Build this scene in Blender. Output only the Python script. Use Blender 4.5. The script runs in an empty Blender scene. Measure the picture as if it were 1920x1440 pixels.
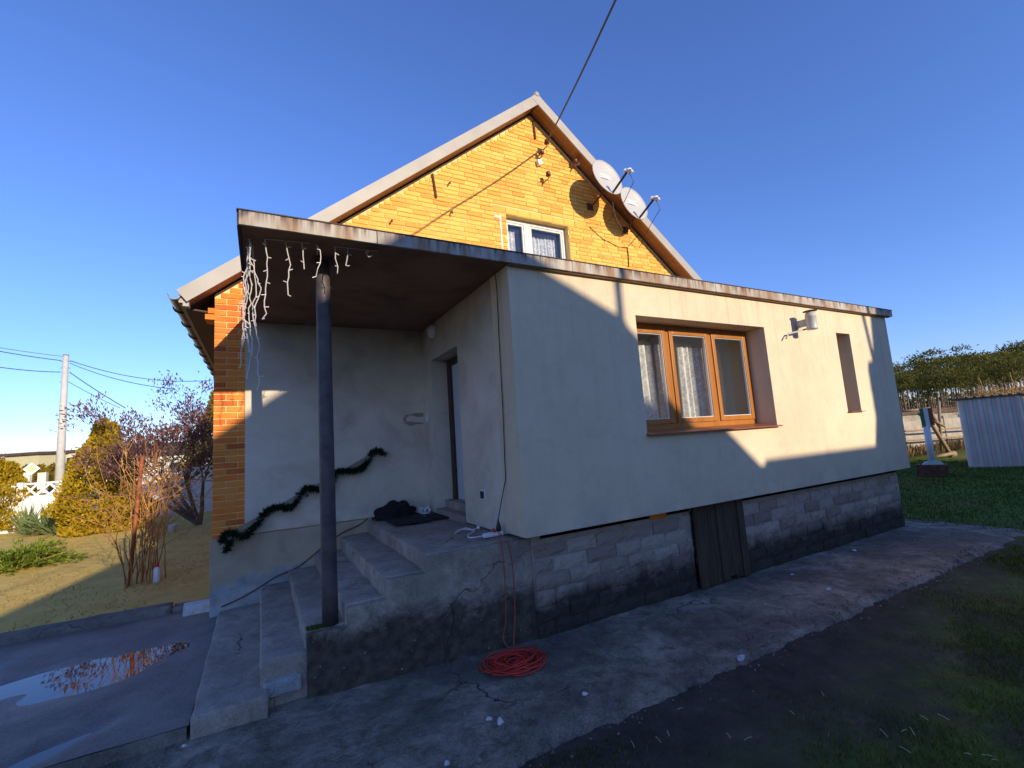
import bpy, bmesh, math, random
import numpy as np
from mathutils import Vector, Matrix, noise

scene = bpy.context.scene
col = scene.collection
random.seed(7)

# ------------------------------------------------------------------ camera
H = 1.86                       # eye height above the concrete apron
F_PX = 868.98                  # focal length in photo pixels (1920 wide)
YAW, PITCH, ROLL = math.radians(28.7636), math.radians(7.0766), math.radians(-3.8889)
fwd = Vector((math.sin(YAW) * math.cos(PITCH), math.cos(YAW) * math.cos(PITCH), math.sin(PITCH)))
r0 = Vector((math.cos(YAW), -math.sin(YAW), 0))
u0 = r0.cross(fwd)
rgt = r0 * math.cos(ROLL) + u0 * math.sin(ROLL)
upv = -r0 * math.sin(ROLL) + u0 * math.cos(ROLL)
cam = bpy.data.cameras.new("camera")
cam.sensor_width = 36
cam.lens = F_PX / 1920 * 36
cam.clip_end = 3000
cam.clip_start = 0.05
camo = bpy.data.objects.new("camera", cam)
col.objects.link(camo)
camo.matrix_world = Matrix(((rgt.x, upv.x, -fwd.x, 0), (rgt.y, upv.y, -fwd.y, 0), (rgt.z, upv.z, -fwd.z, H), (0, 0, 0, 1)))
scene.camera = camo

# ------------------------------------------------------------------ sky, sun, exposure
SUN = Vector((0.227, -1.0, 0.305)).normalized()      # towards the sun
EL = math.asin(SUN.z)
AZ = math.atan2(SUN.x, SUN.y)
w = bpy.data.worlds.new("World")
scene.world = w
w.use_nodes = True
nt = w.node_tree
sky = nt.nodes.new('ShaderNodeTexSky')
sky.sky_type = 'NISHITA'
sky.sun_disc = False
sky.sun_elevation = EL
sky.sun_rotation = AZ
sky.altitude = 200
sky.air_density = 1.2
sky.dust_density = 0.0
sky.ozone_density = 6.6
bg = nt.nodes['Background']
bg.inputs[1].default_value = 0.142
wb = nt.nodes.new('ShaderNodeMixRGB')          # uniform white balance of the whole sky
wb.blend_type = 'MULTIPLY'
wb.inputs[0].default_value = 1
wb.inputs[2].default_value = (1.08, 0.955, 1.22, 1)
nt.links.new(sky.outputs[0], wb.inputs[1])
nt.links.new(wb.outputs[0], bg.inputs[0])
sl = bpy.data.lights.new("sun", 'SUN')
sl.energy = 3.9
sl.angle = math.radians(0.5)
sl.color = (1.0, 0.86, 0.64)
so = bpy.data.objects.new("sun", sl)
so.rotation_euler = (-SUN).to_track_quat('-Z', 'Y').to_euler()
so.location = SUN * 40
col.objects.link(so)
vs = scene.view_settings
vs.view_transform = 'Standard'
vs.look = 'None'
vs.gamma = 1
vs.use_curve_mapping = False
vs.exposure = 0.53


scene.cycles.transparent_max_bounces = 32       # glass, net and lace in front of each other

# ------------------------------------------------------------------ pixel helpers
def ray(x, y):
    return (x - 960) / F_PX * rgt - (y - 720) / F_PX * upv + fwd
def pY(x, y, Y):
    d = ray(x, y); d = d * (Y / d.y); return Vector((d.x, d.y, d.z + H))
def pX(x, y, X):
    d = ray(x, y); d = d * (X / d.x); return Vector((d.x, d.y, d.z + H))
def pZ(x, y, z):
    d = ray(x, y); d = d * ((z - H) / d.z); return Vector((d.x, d.y, z))
def pD(x, y, depth):
    d = ray(x, y) * depth; return Vector((d.x, d.y, d.z + H))


# ------------------------------------------------------------------ materials
class NT:
    def __init__(s, name):
        s.m = bpy.data.materials.new(name)
        s.m.use_nodes = True
        s.t = s.m.node_tree
        s.b = s.t.nodes['Principled BSDF']
        s.out = s.t.nodes['Material Output']
        s._pos = None
    def n(s, typ, **kw):
        nd = s.t.nodes.new(typ)
        for k, v in kw.items():
            setattr(nd, k, v)
        return nd
    def l(s, a, b):
        s.t.links.new(a, b)
    def put(s, sock, v):
        if hasattr(v, 'links'):
            s.l(v, sock)
        elif isinstance(v, (tuple, list)):
            sock.default_value = tuple(v) + ((1,) if len(v) == 3 and len(sock.default_value) == 4 else ())
        else:
            sock.default_value = v
    def pos(s):
        if s._pos is None:
            s._pos = s.n('ShaderNodeNewGeometry').outputs['Position']
        return s._pos
    def scaled(s, sc):
        m = s.n('ShaderNodeMapping'); s.l(s.pos(), m.inputs[0]); m.inputs['Scale'].default_value = sc
        return m.outputs[0]
    def noise(s, scale, detail=4, rough=0.55, vec=None, dist=0.0):
        nd = s.n('ShaderNodeTexNoise'); s.l(vec or s.pos(), nd.inputs['Vector'])
        nd.inputs['Scale'].default_value = scale; nd.inputs['Detail'].default_value = detail
        nd.inputs['Roughness'].default_value = rough; nd.inputs['Distortion'].default_value = dist
        return nd.outputs['Fac']
    def ramp(s, fac, stops, interp='LINEAR'):
        nd = s.n('ShaderNodeValToRGB'); s.l(fac, nd.inputs[0])
        e = nd.color_ramp.elements
        nd.color_ramp.interpolation = interp
        while len(e) < len(stops): e.new(0.5)
        for el, (p, c) in zip(e, stops):
            el.position = p
            el.color = tuple(c) + (1,) if isinstance(c, (tuple, list)) else (c, c, c, 1)
        return nd.outputs[0]
    def mix(s, fac, a, b, mode='MIX'):
        nd = s.n('ShaderNodeMixRGB', blend_type=mode)
        s.put(nd.inputs[0], fac); s.put(nd.inputs[1], a); s.put(nd.inputs[2], b)
        return nd.outputs[0]
    def math(s, op, a, b=0.0, clamp=False):
        nd = s.n('ShaderNodeMath', operation=op, use_clamp=clamp)
        s.put(nd.inputs[0], a); s.put(nd.inputs[1], b)
        return nd.outputs[0]
    def sep(s):
        nd = s.n('ShaderNodeSeparateXYZ'); s.l(s.pos(), nd.inputs[0]); return nd.outputs
    def rng(s, v, a, b, c=0.0, d=1.0):
        nd = s.n('ShaderNodeMapRange'); s.put(nd.inputs[0], v)
        for i, q in enumerate((a, b, c, d)): nd.inputs[i + 1].default_value = q
        return nd.outputs[0]
    def bump(s, h, strength=0.3, dist=0.01):
        nd = s.n('ShaderNodeBump'); s.l(h, nd.inputs['Height'])
        nd.inputs['Strength'].default_value = strength; nd.inputs['Distance'].default_value = dist
        s.l(nd.outputs[0], s.b.inputs['Normal'])
    def crack(s, scale, width=0.012):
        ds = s.n('ShaderNodeVectorMath', operation='ADD')
        nz_ = s.n('ShaderNodeTexNoise'); s.l(s.pos(), nz_.inputs['Vector']); nz_.inputs['Scale'].default_value = 3.2; nz_.inputs['Detail'].default_value = 6
        sc = s.n('ShaderNodeVectorMath', operation='SCALE'); s.l(nz_.outputs['Color'], sc.inputs[0]); sc.inputs['Scale'].default_value = 0.45
        s.l(s.pos(), ds.inputs[0]); s.l(sc.outputs[0], ds.inputs[1])
        vo = s.n('ShaderNodeTexVoronoi', feature='DISTANCE_TO_EDGE'); s.l(ds.outputs[0], vo.inputs['Vector']); vo.inputs['Scale'].default_value = scale
        line = s.rng(vo.outputs['Distance'], width, width * 0.25)
        return s.math('MULTIPLY', line, s.ramp(s.noise(0.9, 3), [(0.52, 0.0), (0.62, 1.0)]))
    def fin(s, colour, rough=0.8, metal=0.0, spec=None):
        s.put(s.b.inputs['Base Color'], colour); s.put(s.b.inputs['Roughness'], rough)
        s.b.inputs['Metallic'].default_value = metal
        if spec is not None: s.b.inputs['Specular IOR Level'].default_value = spec
        return s.m

def vary(c, k):
    return tuple(min(1, max(0, q * k)) for q in c)
def simple(name, c, rough=0.7, scale=8, amp=0.2, bump=0.15, bscale=60, metal=0.0, spec=None, bdist=0.004):
    t = NT(name)
    f = t.noise(scale, 5)
    cc = t.ramp(f, [(0.3, vary(c, 1 - amp)), (0.7, vary(c, 1 + amp))])
    if bump: t.bump(t.noise(bscale, 3), bump, bdist)
    return t.fin(cc, rough, metal, spec)

MAT = {}
def m_plaster():
    t = NT('annex_plaster')
    a = t.noise(0.9, 6, 0.6)
    c = t.ramp(a, [(0.3, (0.63, 0.50, 0.345)), (0.5, (0.69, 0.555, 0.385)), (0.72, (0.73, 0.60, 0.425))])
    st = t.noise(1.0, 5, 0.65, t.scaled((7.5, 7.5, 0.32)))
    z = t.sep()[2]
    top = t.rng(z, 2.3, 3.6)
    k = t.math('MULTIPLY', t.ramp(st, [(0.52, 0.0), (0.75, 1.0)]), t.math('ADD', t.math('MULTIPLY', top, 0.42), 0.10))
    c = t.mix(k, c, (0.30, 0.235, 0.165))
    c = t.mix(t.ramp(t.noise(4.5, 8, 0.75, dist=.6), [(0.5, 0.0), (0.72, 0.28)]), c, (0.40, 0.33, 0.24))
    low = t.math('MULTIPLY', t.rng(z, 1.35, 0.95), t.ramp(t.noise(3, 5), [(0.35, 0.0), (0.7, 0.5)]))
    c = t.mix(low, c, (0.32, 0.31, 0.27))
    g = t.noise(110, 4, 0.7); g2 = t.noise(4, 5)
    h = t.math('ADD', g, t.math('MULTIPLY', g2, 1.6))
    t.bump(h, 0.6, 0.006)
    return t.fin(c, 0.92, 0, 0.2)
MAT['plaster'] = m_plaster()
def m_porch():
    t = NT('porch_plaster')
    a = t.noise(1.6, 6, 0.65, dist=0.6)
    c = t.ramp(a, [(0.25, (0.47, 0.38, 0.29)), (0.5, (0.66, 0.555, 0.435)), (0.75, (0.76, 0.65, 0.52))])
    z = t.sep()[2]
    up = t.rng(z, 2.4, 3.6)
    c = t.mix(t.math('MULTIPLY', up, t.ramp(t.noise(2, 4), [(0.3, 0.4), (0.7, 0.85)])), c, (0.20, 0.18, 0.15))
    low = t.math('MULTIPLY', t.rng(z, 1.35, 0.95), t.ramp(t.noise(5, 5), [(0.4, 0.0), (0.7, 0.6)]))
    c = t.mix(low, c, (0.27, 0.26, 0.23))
    t.bump(t.noise(30, 5), 0.25, 0.006)
    return t.fin(c, 0.88, 0, 0.25)
MAT['porch'] = m_porch()
def m_plinth():
    t = NT('plinth_plaster')
    a = t.noise(2.2, 6, 0.65, dist=0.8)
    c = t.ramp(a, [(0.3, (0.36, 0.28, 0.18)), (0.6, (0.46, 0.37, 0.25))])
    z = t.sep()[2]
    zn = t.math('ADD', z, t.math('MULTIPLY', t.math('SUBTRACT', t.noise(2.3, 5), 0.5), 0.7))
    low = t.rng(zn, 0.50, 0.44)
    c = t.mix(low, c, t.ramp(t.noise(7, 5), [(0.3, (0.24, 0.24, 0.23)), (0.7, (0.42, 0.42, 0.41))]))
    t.bump(t.noise(22, 6), 0.4, 0.01)
    return t.fin(c, 0.9)
MAT['plinth'] = m_plinth()
def m_concrete(name, lo, hi, moss=0.0, stain=0.5, rough=0.9, mossz=None):
    t = NT(name)
    a = t.noise(1.7, 8, 0.68, dist=0.3)
    c = t.ramp(a, [(0.36, lo), (0.5, tuple((p + q) / 2 for p, q in zip(lo, hi))), (0.64, hi)])
    sp = t.ramp(t.noise(26, 4, 0.7), [(0.62, 0.0), (0.72, 0.55)])
    c = t.mix(sp, c, vary(hi, 1.5))
    dk = t.ramp(t.noise(0.8, 8, 0.7, dist=1.0), [(0.44, 0.0), (0.60, stain)])
    c = t.mix(dk, c, (0.035, 0.033, 0.03))
    if moss:
        mo = t.ramp(t.noise(2.6, 8, 0.75), [(0.51, 0.0), (0.62, moss)])
        c = t.mix(mo, c, (0.05, 0.06, 0.022))
    gr = t.ramp(t.noise(95, 3, 0.75), [(0.35, 0.0), (0.65, 1.0)])
    c = t.mix(0.30, c, t.mix(gr, vary(lo, 0.35), vary(hi, 1.25)))
    c = t.mix(t.ramp(t.noise(6.5, 7, 0.75, dist=0.8), [(0.46, 0.0), (0.66, 0.55)]), c, vary(lo, 0.45))
    if mossz:
        zz = t.math('ADD', t.sep()[2], t.math('MULTIPLY', t.math('SUBTRACT', t.noise(2.4, 9, 0.75, dist=.4), 0.5), 0.9))
        c = t.mix(t.rng(zz, mossz, mossz - 0.2, 0, 0.9), c, t.ramp(t.noise(14, 5), [(0.35, (0.022, 0.018, 0.014)), (0.65, (0.085, 0.07, 0.05))]))
        c = t.mix(t.ramp(t.noise(34, 2, 0.5), [(0.71, 0.0), (0.75, 0.8)]), c, (0.4, 0.38, 0.35))
    crack = t.crack(1.15)
    c = t.mix(t.math('MULTIPLY', crack, 0.9), c, (0.03, 0.026, 0.022))
    h = t.math('ADD', t.noise(9, 7, 0.68), t.math('MULTIPLY', t.noise(70, 4, 0.7), 0.5))
    h = t.math('SUBTRACT', h, t.math('MULTIPLY', crack, 0.8))
    t.bump(h, 0.8, 0.022)
    return t.fin(c, rough, 0, 0.3)
MAT['step'] = m_concrete('step_concrete', (0.37, 0.295, 0.235), (0.53, 0.43, 0.35), 0.2, 0.3)
MAT['stairside'] = m_concrete('stair_side_concrete', (0.33, 0.265, 0.20), (0.50, 0.41, 0.32), 0.15, 0.3, mossz=0.58)
MAT['apron'] = m_concrete('apron_concrete', (0.13, 0.098, 0.068), (0.50, 0.40, 0.31), 0.85, 0.8)
MAT['kerb'] = m_concrete('kerb_concrete', (0.20, 0.175, 0.145), (0.32, 0.285, 0.24), 0.4, 0.5)
MAT['patch'] = m_concrete('fresh_mortar', (0.36, 0.36, 0.35), (0.46, 0.46, 0.45), 0.0, 0.1)

def m_yard():
    t = NT('yard_concrete')
    a = t.noise(1.4, 8, 0.66, dist=0.4)
    c = t.ramp(a, [(0.28, (0.13, 0.10, 0.08)), (0.72, (0.28, 0.225, 0.18))])
    x, y, z = t.sep()
    # wet rim where the slab sags towards the water level
    wet = t.math('MULTIPLY', t.rng(t.math('ADD', z, t.math('MULTIPLY', t.noise(4, 5), 0.018)), 0.092, 0.062), 1.0)
    c = t.mix(wet, c, (0.045, 0.045, 0.048))
    c = t.mix(t.ramp(t.noise(5.5, 8, 0.75, dist=.7), [(0.45, 0.0), (0.68, 0.6)]), c, (0.07, 0.055, 0.05))
    c = t.mix(0.25, c, t.ramp(t.noise(90, 3, 0.75), [(0.35, (0.06, 0.05, 0.045)), (0.65, (0.5, 0.42, 0.37))]))
    t.bump(t.math('ADD', t.noise(7, 8, 0.7), t.math('MULTIPLY', t.noise(60, 4, 0.7), 0.4)), 0.7, 0.02)
    return t.fin(c, t.math('SUBTRACT', t.rng(wet, 0, 1, 0.72, 0.25), t.ramp(t.noise(1.7, 5), [(0.45, 0.0), (0.7, 0.3)]), True), 0, 0.5)
MAT['yard'] = m_yard()
def m_water():
    t = NT('puddle_water')
    t.b.inputs['Base Color'].default_value = (0.02, 0.022, 0.025, 1)
    t.b.inputs['Roughness'].default_value = 0.02
    t.b.inputs['IOR'].default_value = 1.33
    t.b.inputs['Specular IOR Level'].default_value = 0.9
    t.bump(t.noise(6, 2), 0.03, 0.01)
    return t.m
MAT['water'] = m_water()

def m_brick():
    t = NT('red_brick')
    oi = t.n('ShaderNodeObjectInfo').outputs['Random']
    gi = t.n('ShaderNodeNewGeometry').outputs['Random Per Island']
    rnd = t.math('FRACT', t.math('ADD', oi, gi))
    c = t.ramp(rnd, [(0.0, (0.60, 0.11, 0.025)), (0.2, (0.74, 0.185, 0.03)), (0.5, (0.80, 0.22, 0.035)), (0.8, (0.84, 0.27, 0.05)), (0.93, (0.72, 0.18, 0.035)), (1.0, (0.46, 0.09, 0.025))])
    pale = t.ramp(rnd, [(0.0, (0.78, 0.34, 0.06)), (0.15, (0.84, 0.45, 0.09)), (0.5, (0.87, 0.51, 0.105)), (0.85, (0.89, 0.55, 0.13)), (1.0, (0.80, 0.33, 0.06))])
    c = t.mix(t.rng(t.sep()[2], 4.3, 5.2, 0, 0.85), c, pale)  # sunlit yellow of the upper gable painted in by height, same brick below
    n = t.noise(3.0, 6, 0.7)
    c = t.mix(t.ramp(n, [(0.45, 0.0), (0.72, 0.55)]), c, (0.84, 0.36, 0.08))
    c = t.mix(t.ramp(t.noise(45, 4, 0.7), [(0.58, 0.0), (0.74, 0.4)]), c, (0.32, 0.10, 0.03))
    t.bump(t.noise(70, 5, 0.7), 0.5, 0.004)
    return t.fin(c, 0.88, 0, 0.2)
MAT['brick'] = m_brick()
MAT['mortar'] = simple('brick_mortar', (0.86, 0.60, 0.25), 0.95, 5, 0.15, 0.4, 90)
def m_block():
    t = NT('grey_block')
    oi = t.n('ShaderNodeObjectInfo').outputs['Random']
    c = t.ramp(oi, [(0.0, (0.25, 0.195, 0.155)), (0.5, (0.36, 0.29, 0.235)), (1.0, (0.43, 0.355, 0.29))])
    c = t.mix(t.ramp(t.noise(10, 6, 0.7), [(0.5, 0.0), (0.75, 0.6)]), c, (0.17, 0.155, 0.15))
    c = t.mix(t.ramp(t.noise(38, 3, 0.6), [(0.66, 0.0), (0.70, 0.85)]), c, (0.035, 0.03, 0.03))
    zz = t.math('ADD', t.sep()[2], t.math('MULTIPLY', t.math('SUBTRACT', t.noise(2.0, 9, 0.78), 0.5), 0.62))
    c = t.mix(t.rng(zz, 0.50, 0.26, 0, 0.92), c, t.ramp(t.noise(12, 5), [(0.3, (0.016, 0.016, 0.013)), (0.7, (0.045, 0.042, 0.032))]))
    t.bump(t.noise(40, 6, 0.7), 0.7, 0.008)
    return t.fin(c, 0.95, 0, 0.15)
MAT['block'] = m_block()
def m_bmortar():
    t = NT('block_mortar')
    c = t.ramp(t.noise(8, 6), [(0.3, (0.28, 0.235, 0.195)), (0.7, (0.42, 0.36, 0.30))])
    zz = t.math('ADD', t.sep()[2], t.math('MULTIPLY', t.math('SUBTRACT', t.noise(2.0, 9, 0.78), 0.5), 0.62))
    c = t.mix(t.rng(zz, 0.50, 0.26, 0, 0.92), c, (0.03, 0.03, 0.024))
    t.bump(t.noise(35, 6, 0.7), 0.8, 0.012)
    return t.fin(c, 0.95, 0, 0.15)
MAT['bmortar'] = m_bmortar()

def m_wood(name, a, b, rough=0.5, stretch=(1, 1, 12), spec=0.4, sc=7):
    t = NT(name)
    inv = tuple(1.0 / q * 2 for q in stretch)
    f = t.noise(sc, 6, 0.6, t.scaled(inv), 0.4)
    c = t.ramp(f, [(0.3, a), (0.7, b)])
    t.bump(f, 0.15, 0.004)
    return t.fin(c, rough, 0, spec)
MAT['oak'] = m_wood('golden_oak_frame', (0.30, 0.105, 0.016), (0.44, 0.17, 0.028), 0.35, (1, 1, 10))
MAT['hatchwood'] = m_wood('dark_hatch_wood', (0.03, 0.02, 0.014), (0.12, 0.085, 0.06), 0.85, (0.25, 0.25, 8), 0.15, 9)
MAT['oldwood'] = m_wood('old_wood', (0.22, 0.14, 0.075), (0.36, 0.25, 0.15), 0.7, (1, 1, 8))
MAT['railwood'] = m_wood('rail_wood', (0.20, 0.15, 0.10), (0.36, 0.28, 0.19), 0.6, (6, 1, 3))
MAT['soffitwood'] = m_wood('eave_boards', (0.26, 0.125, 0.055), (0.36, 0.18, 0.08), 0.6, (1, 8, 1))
MAT['eaveshade'] = m_wood('eave_shade_boards', (0.06, 0.03, 0.02), (0.10, 0.05, 0.03), 0.7, (1, 8, 1))  # darker copy of the eave boards, shade under the eave put into the colour
MAT['sill'] = simple('brown_sill', (0.28, 0.085, 0.035), 0.35, 6, 0.12, 0.0)
def m_fascia():
    t = NT('stained_fascia')
    a = t.noise(1.5, 5)
    c = t.ramp(a, [(0.3, (0.36, 0.32, 0.27)), (0.7, (0.50, 0.46, 0.40))])
    st = t.noise(1.0, 5, 0.65, t.scaled((7, 3, 0.9)))
    c = t.mix(t.ramp(st, [(0.43, 0.0), (0.62, 0.85)]), c, (0.26, 0.13, 0.055))
    st2 = t.noise(1.0, 4, 0.6, t.scaled((19, 3, 0.7)))
    z = t.sep()[2]
    k = t.math('MULTIPLY', t.ramp(st2, [(0.46, 0.0), (0.6, 1.0)]), t.rng(z, 3.60, 3.70))
    c = t.mix(k, c, (0.11, 0.06, 0.035))
    t.bump(t.noise(40, 4), 0.15, 0.003)
    return t.fin(c, 0.6, 0, 0.3)
MAT['fascia'] = m_fascia()
def m_soffit():
    t = NT('brown_soffit')
    c = t.ramp(t.noise(1.3, 6, 0.65, dist=0.5), [(0.3, (0.16, 0.088, 0.056)), (0.7, (0.30, 0.175, 0.115))])  # blotchy brown underside
    t.bump(t.noise(25, 5), 0.3, 0.006)
    return t.fin(c, 0.85, 0, 0.2)
MAT['soffit'] = m_soffit()
MAT['bitumen'] = simple('bitumen_felt', (0.045, 0.04, 0.04), 0.8, 9, 0.3, 0.3, 50)
MAT['verge'] = simple('verge_sheet', (0.36, 0.315, 0.265), 0.5, 3, 0.1, 0.05)
MAT['roofsheet'] = simple('roof_sheet', (0.16, 0.14, 0.13), 0.6, 3, 0.2, 0.1)
MAT['gutter'] = simple('gutter_metal', (0.20, 0.20, 0.21), 0.32, 6, 0.3, 0.0, metal=0.85)
MAT['postpaint'] = simple('post_paint', (0.07, 0.052, 0.05), 0.55, 9, 0.45, 0.25, 40)
MAT['iron'] = simple('rusty_iron', (0.10, 0.045, 0.025), 0.8, 20, 0.4, 0.3, 60)
MAT['rustpipe'] = simple('rust_red_pipe', (0.30, 0.085, 0.03), 0.75, 14, 0.4, 0.3, 60)
MAT['porcelain'] = simple('brown_porcelain', (0.13, 0.035, 0.02), 0.25, 9, 0.2, 0.0)
MAT['white'] = simple('white_paint', (0.74, 0.73, 0.70), 0.5, 6, 0.06, 0.05)
MAT['oldwhite'] = simple('old_white_frame', (0.62, 0.59, 0.54), 0.6, 12, 0.16, 0.15)
MAT['dish'] = simple('dish_grey', (0.47, 0.45, 0.42), 0.45, 4, 0.05, 0.0)
MAT['dishlogo'] = simple('dish_sticker', (0.62, 0.61, 0.58), 0.4, 4, 0.03, 0.0)
MAT['black'] = simple('black_plastic', (0.015, 0.015, 0.016), 0.5, 10, 0.3, 0.0)
MAT['blackfab'] = simple('black_fabric', (0.009, 0.009, 0.011), 0.95, 10, 0.4, 0.5, 120)
MAT['mat'] = simple('doormat_rubber', (0.012, 0.011, 0.011), 0.95, 30, 0.5, 0.8, 160)
MAT['whiteplastic'] = simple('white_plastic', (0.72, 0.72, 0.75), 0.35, 10, 0.04, 0.0)
MAT['redcord'] = simple('red_cord', (0.62, 0.035, 0.018), 0.5, 10, 0.2, 0.0)
MAT['redstrand'] = simple('dull_red_cord', (0.42, 0.075, 0.035), 0.55, 10, 0.2, 0.0)
MAT['browncord'] = simple('brown_cord', (0.12, 0.045, 0.027), 0.6, 10, 0.2, 0.0)
MAT['redcap'] = simple('red_cap', (0.6, 0.03, 0.03), 0.4, 10, 0.1, 0.0)
MAT['stringlight'] = simple('string_light_wire', (0.55, 0.50, 0.46), 0.5, 10, 0.1, 0.0)
MAT['cable'] = simple('black_cable', (0.014, 0.014, 0.016), 0.5, 10, 0.1, 0.0)
MAT['doorwhite'] = simple('door_leaf', (0.55, 0.56, 0.58), 0.5, 3, 0.06, 0.0)
MAT['doorframe'] = simple('door_frame', (0.045, 0.022, 0.014), 0.5, 8, 0.3, 0.1)
MAT['interior'] = simple('interior_wall', (0.78, 0.70, 0.52), 0.9, 2, 0.05, 0.1)
MAT['fencewhite'] = simple('white_fence_paint', (0.74, 0.72, 0.68), 0.8, 3, 0.08, 0.3, 30)
MAT['concretepole'] = simple('pole_concrete', (0.50, 0.48, 0.45), 0.85, 4, 0.1, 0.2, 40)
MAT['bark'] = simple('bark', (0.115, 0.08, 0.06), 0.9, 14, 0.4, 0.6, 40)
MAT['twig'] = simple('twig', (0.62, 0.34, 0.10), 0.9, 14, 0.35, 0.3, 40)
MAT['rosecane'] = simple('rose_cane', (0.46, 0.22, 0.065), 0.85, 14, 0.4, 0.3, 40)
MAT['pinebark'] = simple('pine_bark', (0.20, 0.125, 0.085), 0.9, 1, 0.4, 0.0)
MAT['shedmetal'] = simple('shed_sheet', (0.62, 0.59, 0.57), 0.38, 2, 0.1, 0.1, 10, metal=0.4)
MAT['shedroof'] = simple('shed_roof_sheet', (0.09, 0.085, 0.085), 0.6, 2, 0.2, 0.1, 10)
MAT['panelconc'] = simple('panel_concrete', (0.34, 0.29, 0.22), 0.9, 2.5, 0.22, 0.3, 20)
MAT['planterbrick'] = simple('planter_brick', (0.16, 0.07, 0.045), 0.9, 8, 0.4, 0.4, 30)
MAT['green'] = simple('green_paint', (0.03, 0.20, 0.07), 0.5, 8, 0.1, 0.0)
MAT['palegreen'] = simple('pale_green_plastic', (0.34, 0.42, 0.33), 0.5, 8, 0.1, 0.0)
MAT['stone'] = simple('pale_stone', (0.55, 0.54, 0.53), 0.9, 20, 0.2, 0.4, 50)
MAT['straw'] = simple('straw', (0.55, 0.48, 0.34), 0.8, 20, 0.2, 0.0)
MAT['yellowhouse'] = simple('yellow_render', (0.56, 0.50, 0.28), 0.9, 1, 0.05, 0.0)
MAT['whitehouse'] = simple('pale_render', (0.62, 0.58, 0.50), 0.9, 1, 0.05, 0.0)
MAT['darkroof'] = simple('dark_roof_edge', (0.10, 0.055, 0.035), 0.8, 1, 0.2, 0.0)
MAT['barnwall'] = simple('barn_bounce_cream', (0.78, 0.68, 0.52), 0.9, 3, 0.25, 0.3, 10)  # pale cream added so the unseen barn walls bounce warm fill light
MAT['barnroof'] = simple('barn_roof', (0.12, 0.09, 0.08), 0.85, 3, 0.25, 0.3, 10)
MAT['darkglass'] = simple('dark_glass', (0.03, 0.035, 0.04), 0.1, 1, 0.1, 0.0)

def m_glass():
    t = NT('window_glass')
    lw = t.n('ShaderNodeLayerWeight'); fr = t.n('ShaderNodeMath', operation='MULTIPLY_ADD'); pw = t.n('ShaderNodeMath', operation='POWER'); t.l(lw.outputs['Facing'], pw.inputs[0]); pw.inputs[1].default_value = 4.0
    t.l(pw.outputs[0], fr.inputs[0]); fr.inputs[1].default_value = 0.5; fr.inputs[2].default_value = 0.06
    tr = t.n('ShaderNodeBsdfTransparent'); tr.inputs[0].default_value = (0.985, 0.99, 0.99, 1)
    gl = t.n('ShaderNodeBsdfGlossy'); gl.inputs['Roughness'].default_value = 0.0
    mx = t.n('ShaderNodeMixShader')
    t.l(fr.outputs[0], mx.inputs[0]); t.l(tr.outputs[0], mx.inputs[1]); t.l(gl.outputs[0], mx.inputs[2])
    t.l(mx.outputs[0], t.out.inputs[0])
    return t.m
MAT['glass'] = m_glass()
def m_lace(name, opacity, c=(0.8, 0.78, 0.72)):
    t = NT(name)
    di = t.n('ShaderNodeBsdfDiffuse'); di.inputs[0].default_value = c + (1,)
    tl = t.n('ShaderNodeBsdfTranslucent'); tl.inputs[0].default_value = c + (1,)
    tr = t.n('ShaderNodeBsdfTransparent')
    m1 = t.n('ShaderNodeMixShader'); m1.inputs[0].default_value = 0.12
    t.l(di.outputs[0], m1.inputs[1]); t.l(tl.outputs[0], m1.inputs[2])
    pat = t.ramp(t.noise(16, 3, 0.6, dist=1.2), [(0.42, opacity * 0.6), (0.58, min(1, opacity * 1.35))])
    m2 = t.n('ShaderNodeMixShader'); t.l(pat, m2.inputs[0])
    t.l(tr.outputs[0], m2.inputs[1]); t.l(m1.outputs[0], m2.inputs[2])
    t.l(m2.outputs[0], t.out.inputs[0])
    return t.m
MAT['lace'] = m_lace('lace_curtain', 1.1, (0.93, 0.91, 0.85))
MAT['netcurtain'] = m_lace('net_curtain', 0.06, (0.6, 0.56, 0.5))
MAT['curtain2'] = m_lace('gable_curtain', 0.95, (0.85, 0.86, 0.86))

def m_leaf(name, stops, trans=0.3):
    t = NT(name)
    gi = t.n('ShaderNodeNewGeometry').outputs['Random Per Island']
    c = t.ramp(gi, stops)
    c = t.mix(t.ramp(t.noise(2.2, 4), [(0.35, 0.0), (0.7, 0.5)]), c, vary(stops[0][1], 0.8))
    di = t.n('ShaderNodeBsdfDiffuse'); t.l(c, di.inputs[0])
    tl = t.n('ShaderNodeBsdfTranslucent'); t.l(c, tl.inputs[0])
    mx = t.n('ShaderNodeMixShader'); mx.inputs[0].default_value = trans
    t.l(di.outputs[0], mx.inputs[1]); t.l(tl.outputs[0], mx.inputs[2]); t.l(mx.outputs[0], t.out.inputs[0])
    return t.m
MAT['thuja'] = m_leaf('thuja_foliage', [(0.0, (0.30, 0.20, 0.016)), (0.5, (0.50, 0.345, 0.024)), (1.0, (0.62, 0.42, 0.035))])
MAT['juniper'] = m_leaf('juniper_foliage', [(0.0, (0.09, 0.15, 0.025)), (0.5, (0.22, 0.29, 0.04)), (1.0, (0.38, 0.40, 0.07))])
MAT['yucca'] = m_leaf('yucca_leaf', [(0.0, (0.13, 0.18, 0.06)), (0.6, (0.30, 0.36, 0.14)), (1.0, (0.48, 0.48, 0.24))])
MAT['purple'] = m_leaf('purple_seed_leaf', [(0.0, (0.10, 0.05, 0.065)), (0.5, (0.22, 0.115, 0.115)), (1.0, (0.38, 0.20, 0.12))])
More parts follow.
